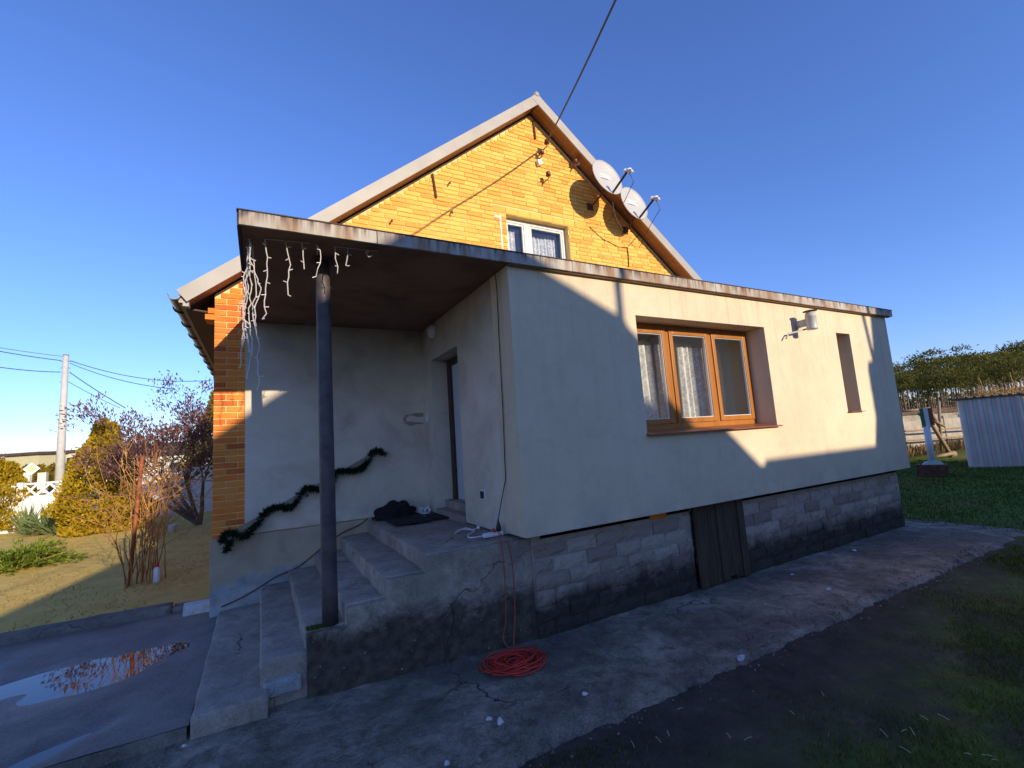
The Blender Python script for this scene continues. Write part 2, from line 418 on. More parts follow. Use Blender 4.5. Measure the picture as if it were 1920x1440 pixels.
MAT['pine'] = m_leaf('pine_needles', [(0.0, (0.13, 0.11, 0.02)), (0.6, (0.26, 0.21, 0.03)), (1.0, (0.36, 0.28, 0.045))])
MAT['pinefar'] = m_leaf('far_pine_needles', [(0.0, (0.06, 0.07, 0.018)), (0.6, (0.14, 0.135, 0.032)), (1.0, (0.25, 0.19, 0.05))])
MAT['brushleaf'] = m_leaf('dry_brush', [(0.0, (0.14, 0.085, 0.04)), (0.6, (0.24, 0.16, 0.08)), (1.0, (0.33, 0.24, 0.13))])
MAT['hedge'] = m_leaf('hedge_foliage', [(0.0, (0.16, 0.115, 0.016)), (0.6, (0.28, 0.20, 0.022)), (1.0, (0.40, 0.27, 0.03))])
MAT['garland'] = m_leaf('garland_needles', [(0.0, (0.006, 0.022, 0.012)), (0.6, (0.012, 0.045, 0.022)), (1.0, (0.025, 0.075, 0.035))], 0.1)
MAT['grass'] = m_leaf('grass_blades', [(0.0, (0.05, 0.075, 0.014)), (0.6, (0.10, 0.145, 0.024)), (0.9, (0.16, 0.19, 0.04)), (1.0, (0.38, 0.29, 0.13))])
MAT['drygrass'] = m_leaf('dry_garden_grass', [(0.0, (0.30, 0.20, 0.06)), (0.6, (0.48, 0.34, 0.11)), (1.0, (0.60, 0.45, 0.17))])

def m_ground():
    t = NT('lawn_soil')
    x, y, z = t.sep()
    soil = t.ramp(t.noise(3.5, 8, 0.7), [(0.3, (0.045, 0.034, 0.028)), (0.6, (0.09, 0.07, 0.056)), (0.8, (0.17, 0.135, 0.105))])
    gr = t.ramp(t.noise(6, 8, 0.7), [(0.25, (0.06, 0.085, 0.016)), (0.55, (0.12, 0.165, 0.028)), (0.8, (0.20, 0.22, 0.055))])
    xn = t.math('ADD', x, t.math('MULTIPLY', t.math('SUBTRACT', t.noise(0.9, 6, 0.65), 0.5), 3.2))
    # grass takes over away from the concrete and towards the right
    far = t.rng(xn, 8.5, 11.0)
    near = t.rng(t.math('SUBTRACT', t.math('MULTIPLY', xn, 0.12), y), -1.95, -1.0)
    k = t.math('MAXIMUM', far, t.math('MULTIPLY', near, t.ramp(t.noise(1.6, 6, 0.7), [(0.38, 0.1), (0.62, 0.95)])))
    gr = t.mix(t.ramp(t.noise(0.55, 5, 0.6), [(0.5, 0.0), (0.68, 0.75)]), gr, (0.23, 0.14, 0.045))
    c = t.mix(k, soil, gr)
    t.bump(t.math('ADD', t.noise(5, 6, 0.7), t.math('MULTIPLY', t.noise(60, 5, 0.7), 0.3)), 0.8, 0.03)
    return t.fin(c, 0.97, 0, 0.1)
MAT['ground'] = m_ground()
def m_garden():
    t = NT('garden_soil')
    c = t.ramp(t.noise(2.2, 8, 0.7, dist=0.3), [(0.25, (0.54, 0.37, 0.10)), (0.5, (0.70, 0.50, 0.14)), (0.75, (0.78, 0.58, 0.18))])
    c = t.mix(t.ramp(t.noise(11, 7, 0.75), [(0.55, 0.0), (0.72, 0.55)]), c, (0.28, 0.18, 0.065))
    t.bump(t.math('ADD', t.noise(7, 6, 0.7), t.math('MULTIPLY', t.noise(60, 5, 0.7), 0.3)), 0.8, 0.03)
    return t.fin(c, 0.97, 0, 0.1)
MAT['garden'] = m_garden()


# ------------------------------------------------------------------ mesh helpers
class MB:
    def __init__(s):
        s.v = []; s.f = []
    def poly(s, pts):
        i = len(s.v); s.v += [tuple(p) for p in pts]; s.f.append(tuple(range(i, i + len(pts)))); return s
    def box(s, x0, x1, y0, y1, z0, z1):
        i = len(s.v)
        s.v += [(x0, y0, z0), (x1, y0, z0), (x1, y1, z0), (x0, y1, z0), (x0, y0, z1), (x1, y0, z1), (x1, y1, z1), (x0, y1, z1)]
        s.f += [tuple(i + k for k in q) for q in ((3, 2, 1, 0), (4, 5, 6, 7), (0, 1, 5, 4), (1, 2, 6, 5), (2, 3, 7, 6), (3, 0, 4, 7))]
        return s
    def prism(s, pts, y0, y1, skew=0.0):        # polygon in XZ extruded along Y
        i = len(s.v); n = len(pts)
        s.v += [(p[0] + skew, y0, p[1]) for p in pts] + [(p[0], y1, p[1]) for p in pts]
        s.f.append(tuple(i + k for k in range(n))); s.f.append(tuple(i + n + k for k in reversed(range(n))))
        for k in range(n):
            q = (k + 1) % n
            s.f.append((i + q, i + k, i + n + k, i + n + q))
        return s
    def obox(s, c, ax, ay, az):       # oriented box: centre and three half axes
        c, ax, ay, az = Vector(c), Vector(ax), Vector(ay), Vector(az)
        i = len(s.v)
        for sz in (-1, 1):
            for sx, sy in ((-1, -1), (1, -1), (1, 1), (-1, 1)):
                s.v.append(tuple(c + ax * sx + ay * sy + az * sz))
        s.f += [tuple(i + k for k in q) for q in ((3, 2, 1, 0), (4, 5, 6, 7), (0, 1, 5, 4), (1, 2, 6, 5), (2, 3, 7, 6), (3, 0, 4, 7))]
        return s
    def tube(s, pts, r, n=8, cap=True, closed=False):
        pts = [Vector(p) for p in pts]
        m = len(pts)
        rr = r if isinstance(r, (list, tuple)) else [r] * m
        i0 = len(s.v)
        prev = None
        for k, p in enumerate(pts):
            a = pts[(k - 1) % m] if (closed or k > 0) else p
            b = pts[(k + 1) % m] if (closed or k < m - 1) else p
            d = (b - a)
            d = d.normalized() if d.length > 1e-9 else Vector((0, 0, 1))
            if prev is None:
                ref = Vector((0, 0, 1)) if abs(d.z) < 0.9 else Vector((1, 0, 0))
                e = d.cross(ref).normalized()
            else:
                e = prev - d * prev.dot(d)
                e = e.normalized() if e.length > 1e-6 else d.orthogonal().normalized()
            prev = e
            g = d.cross(e)
            for q in range(n):
                t = 2 * math.pi * q / n
                s.v.append(tuple(p + (e * math.cos(t) + g * math.sin(t)) * rr[k]))
        for k in range(m if closed else m - 1):
            a = i0 + k * n; b = i0 + ((k + 1) % m) * n
            for q in range(n):
                q2 = (q + 1) % n
                s.f.append((a + q, a + q2, b + q2, b + q))
        if cap and not closed:
            s.f.append(tuple(i0 + q for q in reversed(range(n))))
            s.f.append(tuple(i0 + (m - 1) * n + q for q in range(n)))
        return s
    def lathe(s, c, prof, axis=(0, 0, 1), n=20):
        c = Vector(c); d = Vector(axis).normalized(); e = d.orthogonal().normalized(); g = d.cross(e)
        i0 = len(s.v)
        for r, h in prof:
            for q in range(n):
                t = 2 * math.pi * q / n
                s.v.append(tuple(c + d * h + (e * math.cos(t) + g * math.sin(t)) * max(r, 1e-4)))
        for k in range(len(prof) - 1):
            for q in range(n):
                q2 = (q + 1) % n
                s.f.append((i0 + k * n + q, i0 + k * n + q2, i0 + (k + 1) * n + q2, i0 + (k + 1) * n + q))
        s.f.append(tuple(i0 + q for q in reversed(range(n))))
        s.f.append(tuple(i0 + (len(prof) - 1) * n + q for q in range(n)))
        return s
    def mesh(s, name, mat, smooth=False):
        me = bpy.data.meshes.new(name)
        me.from_pydata(s.v, [], s.f)
        me.materials.append(MAT[mat] if isinstance(mat, str) else mat)
        if smooth:
            for p in me.polygons: p.use_smooth = True
        me.update()
        return me
    def build(s, name, mat, parent=None, smooth=False, base=None, recalc=True):
        me = s.mesh(name, mat, smooth)
        if recalc:
            bm = bmesh.new(); bm.from_mesh(me); bmesh.ops.recalc_face_normals(bm, faces=bm.faces); bm.to_mesh(me); bm.free()
        return put(name, me, parent)

def put(name, me, parent=None, loc=None):
    o = bpy.data.objects.new(name, me)
    col.objects.link(o)
    if loc is not None: o.location = loc
    if parent is not None: attach(o, parent)
    return o
def world_loc(o):
    v = Vector(o.location)
    p = o.parent
    if p is not None:
        v = world_loc(p) + o.matrix_parent_inverse.translation + v
    return v
def attach(o, p):
    o.parent = p
    o.matrix_parent_inverse = Matrix.Translation(-world_loc(p))
def thing(name, label, cat, loc=(0, 0, 0), group=None):
    o = bpy.data.objects.new(name, None)
    col.objects.link(o); o.location = loc; o.empty_display_size = 0.2
    return tag(o, label, cat, group)
def tag(o, label, cat, group=None):
    o['label'] = label; o['category'] = cat
    if group: o['group'] = group
    return o
def struct(o):
    o['kind'] = 'structure'; return o
def stuff(o):
    o['kind'] = 'stuff'; return o

def rough_box(name, mat, b, parent=None, cell=0.12, amp=0.006, bev=0.015, seed=0, fscale=5.0, smooth=True):
    x0, x1, y0, y1, z0, z1 = b
    bm = bmesh.new()
    bmesh.ops.create_cube(bm, size=1)
    for v in bm.verts:
        v.co = Vector((x0 + (v.co.x + .5) * (x1 - x0), y0 + (v.co.y + .5) * (y1 - y0), z0 + (v.co.z + .5) * (z1 - z0)))
    for ax, L in ((0, x1 - x0), (1, y1 - y0), (2, z1 - z0)):
        es = [e for e in bm.edges if abs((e.verts[0].co - e.verts[1].co)[ax]) > L * 0.9]
        n = int(min(40, L / cell))
        if n > 0: bmesh.ops.subdivide_edges(bm, edges=es, cuts=n, use_grid_fill=True)
    if bev:
        bm.normal_update()
        es = [e for e in bm.edges if len(e.link_faces) == 2 and e.calc_face_angle() > 1.0]
        bmesh.ops.bevel(bm, geom=es, offset=bev, segments=2, profile=0.6, affect='EDGES')
    bm.normal_update()
    off = Vector((seed * 3.1, seed * 1.7, seed * 5.3))
    for v in bm.verts:
        n1 = noise.noise(v.co * fscale + off); n2 = noise.noise(v.co * fscale * 4 + off)
        v.co += v.normal * (n1 * amp + n2 * amp * 0.5)
    me = bpy.data.meshes.new(name); bm.to_mesh(me); bm.free()
    me.materials.append(MAT[mat])
    if smooth:
        for p in me.polygons: p.use_smooth = True
    return put(name, me, parent)

def wall_grid(mb, us, zs, holes, t0, t1, axis='y'):
    """wall with rectangular holes; us along the wall, t0..t1 its thickness"""
    def P(u, t, z): return (u, t, z) if axis == 'y' else (t, u, z)
    nu, nz = len(us) - 1, len(zs) - 1
    solid = lambda i, k: 0 <= i < nu and 0 <= k < nz and (i, k) not in holes
    for i in range(nu):
        for k in range(nz):
            if not solid(i, k): continue
            a, b, c, d = us[i], us[i + 1], zs[k], zs[k + 1]
            mb.poly([P(a, t0, c), P(b, t0, c), P(b, t0, d), P(a, t0, d)])
            mb.poly([P(a, t1, d), P(b, t1, d), P(b, t1, c), P(a, t1, c)])
            if not solid(i - 1, k): mb.poly([P(a, t0, c), P(a, t0, d), P(a, t1, d), P(a, t1, c)])
            if not solid(i + 1, k): mb.poly([P(b, t1, c), P(b, t1, d), P(b, t0, d), P(b, t0, c)])
            if not solid(i, k - 1): mb.poly([P(a, t1, c), P(b, t1, c), P(b, t0, c), P(a, t0, c)])
            if not solid(i, k + 1): mb.poly([P(a, t0, d), P(b, t0, d), P(b, t1, d), P(a, t1, d)])
    return mb

def cards(pts, dirs, L, W, rng, jitter=0.4, name='foliage', mat='thuja', parent=None, two=False):
    """leaf-sized rhombic faces, all real geometry"""
    pts = np.asarray(pts, float); n = len(pts)
    d = np.asarray(dirs, float) + rng.normal(0, jitter, (n, 3))
    d /= np.linalg.norm(d, axis=1)[:, None] + 1e-9
    s = np.cross(d, rng.normal(0, 1, (n, 3))); s /= np.linalg.norm(s, axis=1)[:, None] + 1e-9
    Ls = (L * rng.uniform(0.6, 1.3, n))[:, None]; Ws = (W * rng.uniform(0.6, 1.3, n))[:, None]
    v = np.stack([pts, pts + d * Ls * 0.45 + s * Ws, pts + d * Ls, pts + d * Ls * 0.45 - s * Ws], 1).reshape(-1, 3)
    return quadmesh(v, n, name, mat, parent)
def quadmesh(v, n, name, mat, parent=None, k=4):
    me = bpy.data.meshes.new(name)
    me.vertices.add(len(v)); me.vertices.foreach_set('co', np.asarray(v, np.float32).ravel())
    me.loops.add(n * k); me.loops.foreach_set('vertex_index', np.arange(n * k, dtype=np.int32))
    me.polygons.add(n); me.polygons.foreach_set('loop_start', np.arange(0, n * k, k, dtype=np.int32))
    me.polygons.foreach_set('loop_total', np.full(n, k, np.int32))
    me.materials.append(MAT[mat]); me.update(calc_edges=True); me.validate()
    return put(name, me, parent)

def copy_tree(o, loc, parent=None, scale=None, rotz=None):
    c = o.copy(); col.objects.link(c)
    if parent is None:
        c.location = loc
        if scale is not None: c.scale = scale
        if rotz is not None: c.rotation_euler = (0, 0, rotz)
    else:
        c.parent = parent
    for ch in o.children: copy_tree(ch, None, c)
    return c

def branches(base, d0, length, r, levels, rng, splits=(2, 4), spread=0.6, up=0.15, shrink=0.72, seg=3, wob=0.12):
    """recursive limbs -> list of (points, radii, level), and tips"""
    out, tips = [], []
    def grow(p, d, L, r, lv):
        pts, rad = [p.copy()], [r]
        for k in range(seg):
            d = (d + Vector(rng.normal(0, wob, 3)) + Vector((0, 0, up * 0.3))).normalized()
            p = p + d * (L / seg); pts.append(p.copy()); rad.append(r * (1 - 0.45 * (k + 1) / seg))
        out.append((pts, rad, lv))
        if lv == 0:
            tips.append((p.copy(), d.copy())); return
        for q in range(int(rng.integers(splits[0], splits[1] + 1))):
            nd = (d + Vector(rng.normal(0, spread, 3)) + Vector((0, 0, up))).normalized()
            j = seg if q == 0 else int(rng.integers(max(1, seg - 1), seg + 1))
            grow(pts[j], nd, L * shrink * float(rng.uniform(0.75, 1.15)), rad[j] * 0.75, lv - 1)
    grow(Vector(base), Vector(d0).normalized(), length, r, levels)
    return out, tips


# ================================================================== SETTING
# ground sheet
def grid_sheet(name, mat, x0, x1, y0, y1, nx, ny, zf):
    xs = np.linspace(x0, x1, nx + 1); ys = np.linspace(y0, y1, ny + 1)
    v = [(x, y, zf(x, y)) for y in ys for x in xs]
    f = [(j * (nx + 1) + i, j * (nx + 1) + i + 1, (j + 1) * (nx + 1) + i + 1, (j + 1) * (nx + 1) + i) for j in range(ny) for i in range(nx)]
    me = bpy.data.meshes.new(name); me.from_pydata(v, [], f); me.materials.append(MAT[mat])
    for p in me.polygons: p.use_smooth = True
    return put(name, me)
def nz(x, y, s, o=0.0): return noise.noise(Vector((x * s + o, y * s - o, o * 0.37)))

mb = MB()
R = 900
mb.poly([(-R, -R, -0.10), (R, -R, -0.10), (R, R, -0.10), (-R, R, -0.10)])
struct(mb.build('ground', 'ground', recalc=False))
lawn = grid_sheet('lawn', 'ground', -6, 40, -8, 30, 230, 190,
                  lambda x, y: -0.045 + 0.02 * nz(x, y, 1.1) + 0.012 * nz(x, y, 4, 3) + (0.03 if x > 9 else 0) )
struct(lawn)
garden = grid_sheet('garden_ground', 'garden', -45, -0.3, 7.42, 60, 150, 210,
                    lambda x, y: 0.045 + 0.02 * nz(x, y, 0.9, 1) + 0.012 * nz(x, y, 3.1, 5))
struct(garden)

# apron of rough concrete along the annex
def apron():
    nx, ny = 420, 34
    v, f = [], []
    for j in range(ny + 1):
        for i in range(nx + 1):
            x = -4.2 + (10.25 + 4.2) * i / nx
            edge = 2.66 + 0.03 * nz(x, 0, 1.1, 2) + 0.03 * nz(x, 0, 6, 4) + 0.03 * nz(x, 0, 15, 6)
            if x > 9.6: edge -= 0.15 * (x - 9.6)
            t = j / ny
            y = edge + (6.0 - edge) * t if x > 9.55 else edge + (4.55 - edge) * t
            z = 0.0 + 0.012 * nz(x, y, 1.5, 7) + 0.009 * nz(x, y, 6, 8) + 0.004 * nz(x, y, 19, 9)
            if j == 0: z = -0.09
            elif j == 1: z -= 0.012 + 0.01 * abs(nz(x, y, 9, 3))
            v.append((x, y, z))
    for j in range(ny):
        for i in range(nx):
            a = j * (nx + 1) + i
            f.append((a, a + 1, a + nx + 2, a + nx + 1))
    me = bpy.data.meshes.new('apron'); me.from_pydata(v, [], f); me.materials.append(MAT['apron'])
    for p in me.polygons: p.use_smooth = True
    return put('concrete_apron', me)
struct(apron())

# yard slab with puddles
PUD = [(pZ(212, 1252, .07), 0.56, 0.40, 0.72), (pZ(-10, 1300, .07), 0.40, 0.12, 0.62), (pZ(30, 1437, .07), 0.42, 0.09, 0.60), (pZ(-260, 1330, .07), 0.5, 0.3, 0.6)]
def yard_z(x, y):
    z = 0.088 + 0.008 * nz(x, y, 1.2, 11) + 0.004 * nz(x, y, 5, 12)
    for c, a, b, ang in PUD:
        dx, dy = x - c.x, y - c.y
        u = dx * math.cos(ang) + dy * math.sin(ang); q = -dx * math.sin(ang) + dy * math.cos(ang)
        rr = (u / a) ** 2 + (q / b) ** 2 + 0.35 * nz(x, y, 3.5, 13)
        z -= 0.026 * math.exp(-rr * 0.55) * 1.55
    return z
yard = grid_sheet('concrete_yard', 'yard', -9, -0.43, 4.13, 7.2, 220, 110, yard_z)
struct(yard)
mb = MB(); mb.box(-9, -0.44, 4.12, 4.129, -0.08, 0.085)
struct(mb.build('yard_slab_edge', 'kerb'))
mb = MB(); mb.poly([(-9, 4.2, 0.0615), (-0.6, 4.2, 0.0615), (-0.6, 7.1, 0.0615), (-9, 7.1, 0.0615)])
struct(mb.build('puddle', 'water', recalc=False))
# kerb between yard and garden
kerb = bpy.data.objects.new('kerb', None); col.objects.link(kerb); kerb.location = (-4, 7.3, 0); struct(kerb)
kx = -0.95
for i, L in enumerate((2.1, 1.6, 1.9, 2.0, 1.8)):
    rough_box('kerb_stone', 'kerb', (kx - L + 0.015, kx, 7.19 + 0.02 * (i % 2), 7.44, -0.05, 0.17 - 0.012 * i), kerb, 0.14, 0.014, 0.03, i + 3)
    kx -= L
# strip of soil under the stairs / house
mb = MB(); mb.box(-0.43, 9.6, 4.2, 16.5, -0.12, -0.005)
struct(mb.build('house_footing', 'kerb'))

# ================================================================== MAIN HOUSE
D = 6.68
AX, AZT, SL = 4.44, 8.10, 0.80           # ridge x, ridge top z, slope
XL, XR = -0.50, 9.38                     # gable wall ends
house = thing('brick_house', 'old brick house with steep gable behind the grey annex', 'house', (AX, D + 5, 0))
def ztop(x): return AZT - SL * abs(x - AX)
def zund(x): return ztop(x) - 0.20
WX0, WX1, WZ0, WZ1 = 3.78, 5.10, 4.72, 5.81
mb = MB()
Y0, Y1 = D + 0.013, D + 0.30
mb.prism([(XL, 0), (WX0, 0), (WX0, zund(WX0)), (XL, zund(XL))], Y0, Y1)
mb.prism([(WX1, 0), (XR, 0), (XR, zund(XR)), (WX1, zund(WX1))], Y0, Y1)
mb.prism([(WX0, 0), (WX1, 0), (WX1, WZ0), (WX0, WZ0)], Y0, Y1)
mb.prism([(WX0, WZ1), (WX1, WZ1), (WX1, zund(WX1)), (AX, zund(AX)), (WX0, zund(WX0))], Y0, Y1)
gw = mb.build('gable_wall', 'mortar', house)
mb = MB()
mb.box(XL + .012, XL + .3, Y1, D + 10.2, 0, zund(XL) - 0.02).box(XR - .3, XR, Y1, D + 10.2, 0, zund(XR) - 0.02)
mb.prism([(XL + .3, 0), (XR - .3, 0), (XR - .3, zund(XR) + .2), (AX, zund(AX) - .05), (XL + .3, zund(XL) + .2)], D + 9.9, D + 10.2)
mb.box(XL + .3, XR - .3, Y1, D + 9.9, 4.3, 4.4)
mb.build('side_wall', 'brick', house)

# bricks: pieces of the gable
def brick_mesh(L, Hh, dep=0.035, b=0.0035):
    m = MB()
    x, z = L / 2, Hh / 2
    m.v = [(-x, dep, -z), (x, dep, -z), (x, dep, z), (-x, dep, z), (-x, b, -z), (x, b, -z), (x, b, z), (-x, b, z),
           (-x + b, 0, -z + b), (x - b, 0, -z + b), (x - b, 0, z - b), (-x + b, 0, z - b)]
    for a in (0, 4):
        for k in range(4):
            q = (k + 1) % 4
            m.f.append((a + k, a + q, a + 4 + q, a + 4 + k))
    m.f.append((8, 9, 10, 11))
    return m
CH = 0.0762
rng = np.random.default_rng(3)
brs = []                                  # (x centre, z centre, length, height, jitter)
def lay(x0, x1, z, off, header_every=0):
    x = x0 - off
    k = 0
    while x < x1:
        L = 0.25
        if header_every and (k % header_every == header_every - 1): L = 0.12
        a, b_ = max(x, x0), min(x + L, x1)
        if b_ - a > 0.045:
            yield (a, b_)
        x += L + 0.011; k += 1
zc = 0.93; ci = 0
while zc < 8.0:
    zmid = zc + CH / 2
    hw = (AZT - 0.20 - (zc + CH)) / SL
    xa, xb = max(XL, AX - hw + 0.03), min(XR, AX + hw - 0.03)
    if zc < 3.80:                         # strip left of the porch plaster
        spans = [(xa, -0.10)]
        if zc > 3.70: spans = [(xa, 1.6)]
    elif zc < 4.55:
        spans = [(xa, 1.8)]
    else:
        spans = [(xa, xb)]
    for s0, s1 in spans:
        if s1 - s0 < 0.06: continue
        if zc < 4.55:
            offs = 0.0 if ci % 2 else 0.125
            it = list(lay(s0, s1, zc, offs, 0 if ci % 2 else 3))
        else:
            it = list(lay(s0, s1, zc, (0.13 * (ci % 2) + float(rng.uniform(-0.06, 0.06))) % 0.25, 5 if ci % 3 == 0 else 0))
        for a, b_ in it:
            if WZ0 < zmid < WZ1 + 0.135 and zmid >= WZ1 - 0.01:
                lim0, lim1 = WX0 - 0.26, WX1 + 0.26
            elif WZ0 < zmid < WZ1:
                lim0, lim1 = WX0, WX1
            else:
                lim0 = lim1 = None
            segs = [(a, b_)]
            if lim0 is not None:
                segs = []
                if a < lim0: segs.append((a, min(b_, lim0 - 0.005)))
                if b_ > lim1: segs.append((max(a, lim1 + 0.005), b_))
            for p, q in segs:
                if q - p > 0.04: brs.append(((p + q) / 2, zmid, q - p, CH - 0.012))
    zc += CH; ci += 1
# lintel bricks on edge above the gable window
x = WX0 - 0.25
while x < WX1 + 0.2:
    brs.append((x + 0.118, WZ1 + 0.068, 0.236, 0.122)); x += 0.248
cz = H
brs.sort(key=lambda b: b[0] ** 2 + D ** 2 + (b[1] - cz) ** 2 - (4 if b[1] > 4.9 else 0))
vis = [b for b in brs if b[0] < -0.09 and b[1] < 3.75 or b[1] > 5.0]
hid = [b for b in brs if b not in vis]
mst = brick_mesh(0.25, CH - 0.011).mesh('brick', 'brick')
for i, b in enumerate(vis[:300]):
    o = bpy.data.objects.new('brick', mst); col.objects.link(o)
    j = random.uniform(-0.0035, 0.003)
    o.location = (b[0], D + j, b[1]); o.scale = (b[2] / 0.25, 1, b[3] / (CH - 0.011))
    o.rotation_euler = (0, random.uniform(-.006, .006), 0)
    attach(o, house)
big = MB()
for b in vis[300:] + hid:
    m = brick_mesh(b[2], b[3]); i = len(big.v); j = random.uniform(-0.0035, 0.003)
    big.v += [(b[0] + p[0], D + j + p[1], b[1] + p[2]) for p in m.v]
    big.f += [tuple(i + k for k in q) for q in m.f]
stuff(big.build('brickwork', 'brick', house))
# corbelled brick courses under the left eave
mb = MB()
for k, (xx, zz) in enumerate(((-0.60, 3.62), (-0.57, 3.70))):
    mb.box(xx, XL + 0.02, D + 0.0, D + 0.25, zz, zz + 0.066)
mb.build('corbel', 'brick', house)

# roof slabs, verge boards, eave soffit
nl = Vector((SL, 0, 1)).normalized()      # normal of the left slope is (-sl,0,1); mirrored for the right
def slope_prism(side, s0, s1, t0, t1, y0, y1, m):
    """s along the slope from the ridge (m), t depth below the top surface"""
    c = 1 / math.sqrt(1 + SL * SL)
    dx, dz = side * c, -SL * c            # down-slope
    nx, nz_ = -side * SL * c, -c          # into the roof
    pts = []
    for s_, t_ in ((s0, t0), (s1, t0), (s1, t1), (s0, t1)):
        pts.append((AX + dx * s_ + nx * t_, AZT + dz * s_ + nz_ * t_))
    # close the ridge vertically
    m.prism(pts, y0, y1)
SLEN = (AX + 0.845) * math.sqrt(1 + SL * SL)
for side in (-1, 1):
    m = MB(); slope_prism(side, 0.0, SLEN, 0.0, 0.11, D - 0.25, D + 10.5, m)
    m.build('roof_slope', 'roofsheet', house)
    m = MB(); slope_prism(side, -0.004, SLEN + 0.01, -0.012, 0.155, D - 0.285 - .004 * (side > 0), D - 0.252 - .004 * (side > 0), m)
    m.build('verge_board', 'verge', house)
    for k in range(3):                    # boards lining the overhang
        m = MB(); slope_prism(side, 0.12, SLEN - 0.02, 0.113, 0.135, D - 0.245 + k * 0.083, D - 0.166 + k * 0.083, m)
        m.build('overhang_board', 'soffitwood', house)
m = MB(); m.tube([(AX, D - 0.29, AZT + 0.005), (AX, D + 10.5, AZT + 0.005)], 0.05, 10); m.build('ridge_cap', 'verge', house, True)
# gutter on the left eave with hooks
gx, gz = -0.88, 3.83
g = MB()
prof = [(gx + 0.07 * math.cos(math.pi + math.pi * k / 10), gz + 0.075 * math.sin(math.pi + math.pi * k / 10)) for k in range(11)]
inn = [(gx + 0.062 * math.cos(math.pi + math.pi * k / 10), gz + 0.067 * math.sin(math.pi + math.pi * k / 10)) for k in range(10, -1, -1)]
for k in range(10):
    q = [prof[k], prof[k + 1], inn[9 - k], inn[10 - k]]
    g.prism(q, D - 0.30, D + 10.4)
gut = g.build('gutter', 'gutter', house)
for k in range(14):
    hk = MB(); yy = D + 0.25 + k * 0.72
    hk.tube([(gx + 0.078 * math.cos(math.pi + math.pi * q / 8), yy, gz + 0.084 * math.sin(math.pi + math.pi * q / 8)) for q in range(9)], 0.011, 6)
    hk.build('gutter_hook', 'iron', gut)
m = MB(); m.prism([(-0.84, 3.74), (-0.80, 3.74), (-0.80, 3.86), (-0.84, 3.83)], D - 0.24, D + 10.4); m.build('eave_board', 'verge', house)
m = MB(); m.prism([(-0.79, 3.735), (XL, 3.70), (XL, 3.72), (-0.79, 3.755)], D + 0.02, D + 10.3); m.build('eave_soffit', 'eaveshade', house)
m = MB(); m.box(-0.80, -0.74, D - 0.24, D - 0.12, 3.70, 3.86); m.build('rafter_end', 'verge', house)

# gable window
gwn = MB()
fy = D + 0.13
for (a, b_, c, d_) in ((WX0, WX0 + .06, WZ0, WZ1), (WX1 - .06, WX1, WZ0, WZ1), (WX0 + .06, WX1 - .06, WZ1 - .07, WZ1), (WX0 + .06, WX1 - .06, WZ0, WZ0 + .07), (4.20, 4.33, WZ0 + .07, WZ1 - .07)):
    gwn.box(a, b_, fy, fy + .06, c, d_)
gwin = gwn.build('window', 'oldwhite', house)
for a, b_ in ((WX0 + .06, 4.20), (4.33, WX1 - .06)):
    s = MB()
    for q in ((a, a + .035, WZ0 + .07, WZ1 - .07), (b_ - .035, b_, WZ0 + .07, WZ1 - .07), (a + .035, b_ - .035, WZ1 - .105, WZ1 - .07), (a + .035, b_ - .035, WZ0 + .07, WZ0 + .105)):
        s.box(q[0], q[1], fy + .012, fy + .05, q[2], q[3])
    s.build('sash', 'oldwhite', gwin)
    m = MB(); m.box(a + .035, b_ - .035, fy + .028, fy + .033, WZ0 + .105, WZ1 - .105); m.build('pane', 'glass', gwin)
def wavy(name, mat, parent, x0, x1, y, z0, z1, amp, waves, seed=0, n=90):
    v, f = [], []
    nzv = 8
    for j in range(nzv + 1):
        for i in range(n + 1):
            t = i / n
            zz = z0 + (z1 - z0) * j / nzv
            ph = t * waves * 2 * math.pi + 1.5 * noise.noise(Vector((t * 6, seed, zz * 0.4)))
            v.append((x0 + (x1 - x0) * t, y + amp * math.sin(ph) * (1.1 - 0.35 * j / nzv), zz))
    for j in range(nzv):
        for i in range(n):
            a = j * (n + 1) + i
            f.append((a, a + 1, a + n + 2, a + n + 1))
    me = bpy.data.meshes.new(name); me.from_pydata(v, [], f); me.materials.append(MAT[mat])
    for p in me.polygons: p.use_smooth = True
    return put(name, me, parent)
wavy('curtain', 'curtain2', gwin, WX0 + .03, 4.06, fy + .12, WZ0, WZ1 - .18, .022, 4, 1, 60)
wavy('curtain', 'curtain2', gwin, 4.24, 4.66, fy + .12, WZ0, WZ1 - .22, .03, 5, 2, 60)
wavy('curtain', 'curtain2', gwin, 4.68, 4.94, fy + .14, WZ0, WZ1 - .20, .025, 4, 3, 60)
wavy('net_curtain', 'netcurtain', gwin, WX0 + .03, WX1 - .03, fy + .10, WZ0, WZ1 - .06, .01, 10, 4, 80)
m = MB(); m.box(WX0 - .135, WX0 - .105, D - .005, D + .01, WZ0 + .3, WZ1 - .1).box(WX0 - .24, WX0 - .105, D - .0055, D + .01, WZ1 - .1, WZ1 - .06); m.build('mortar_streak', 'oldwhite', house)
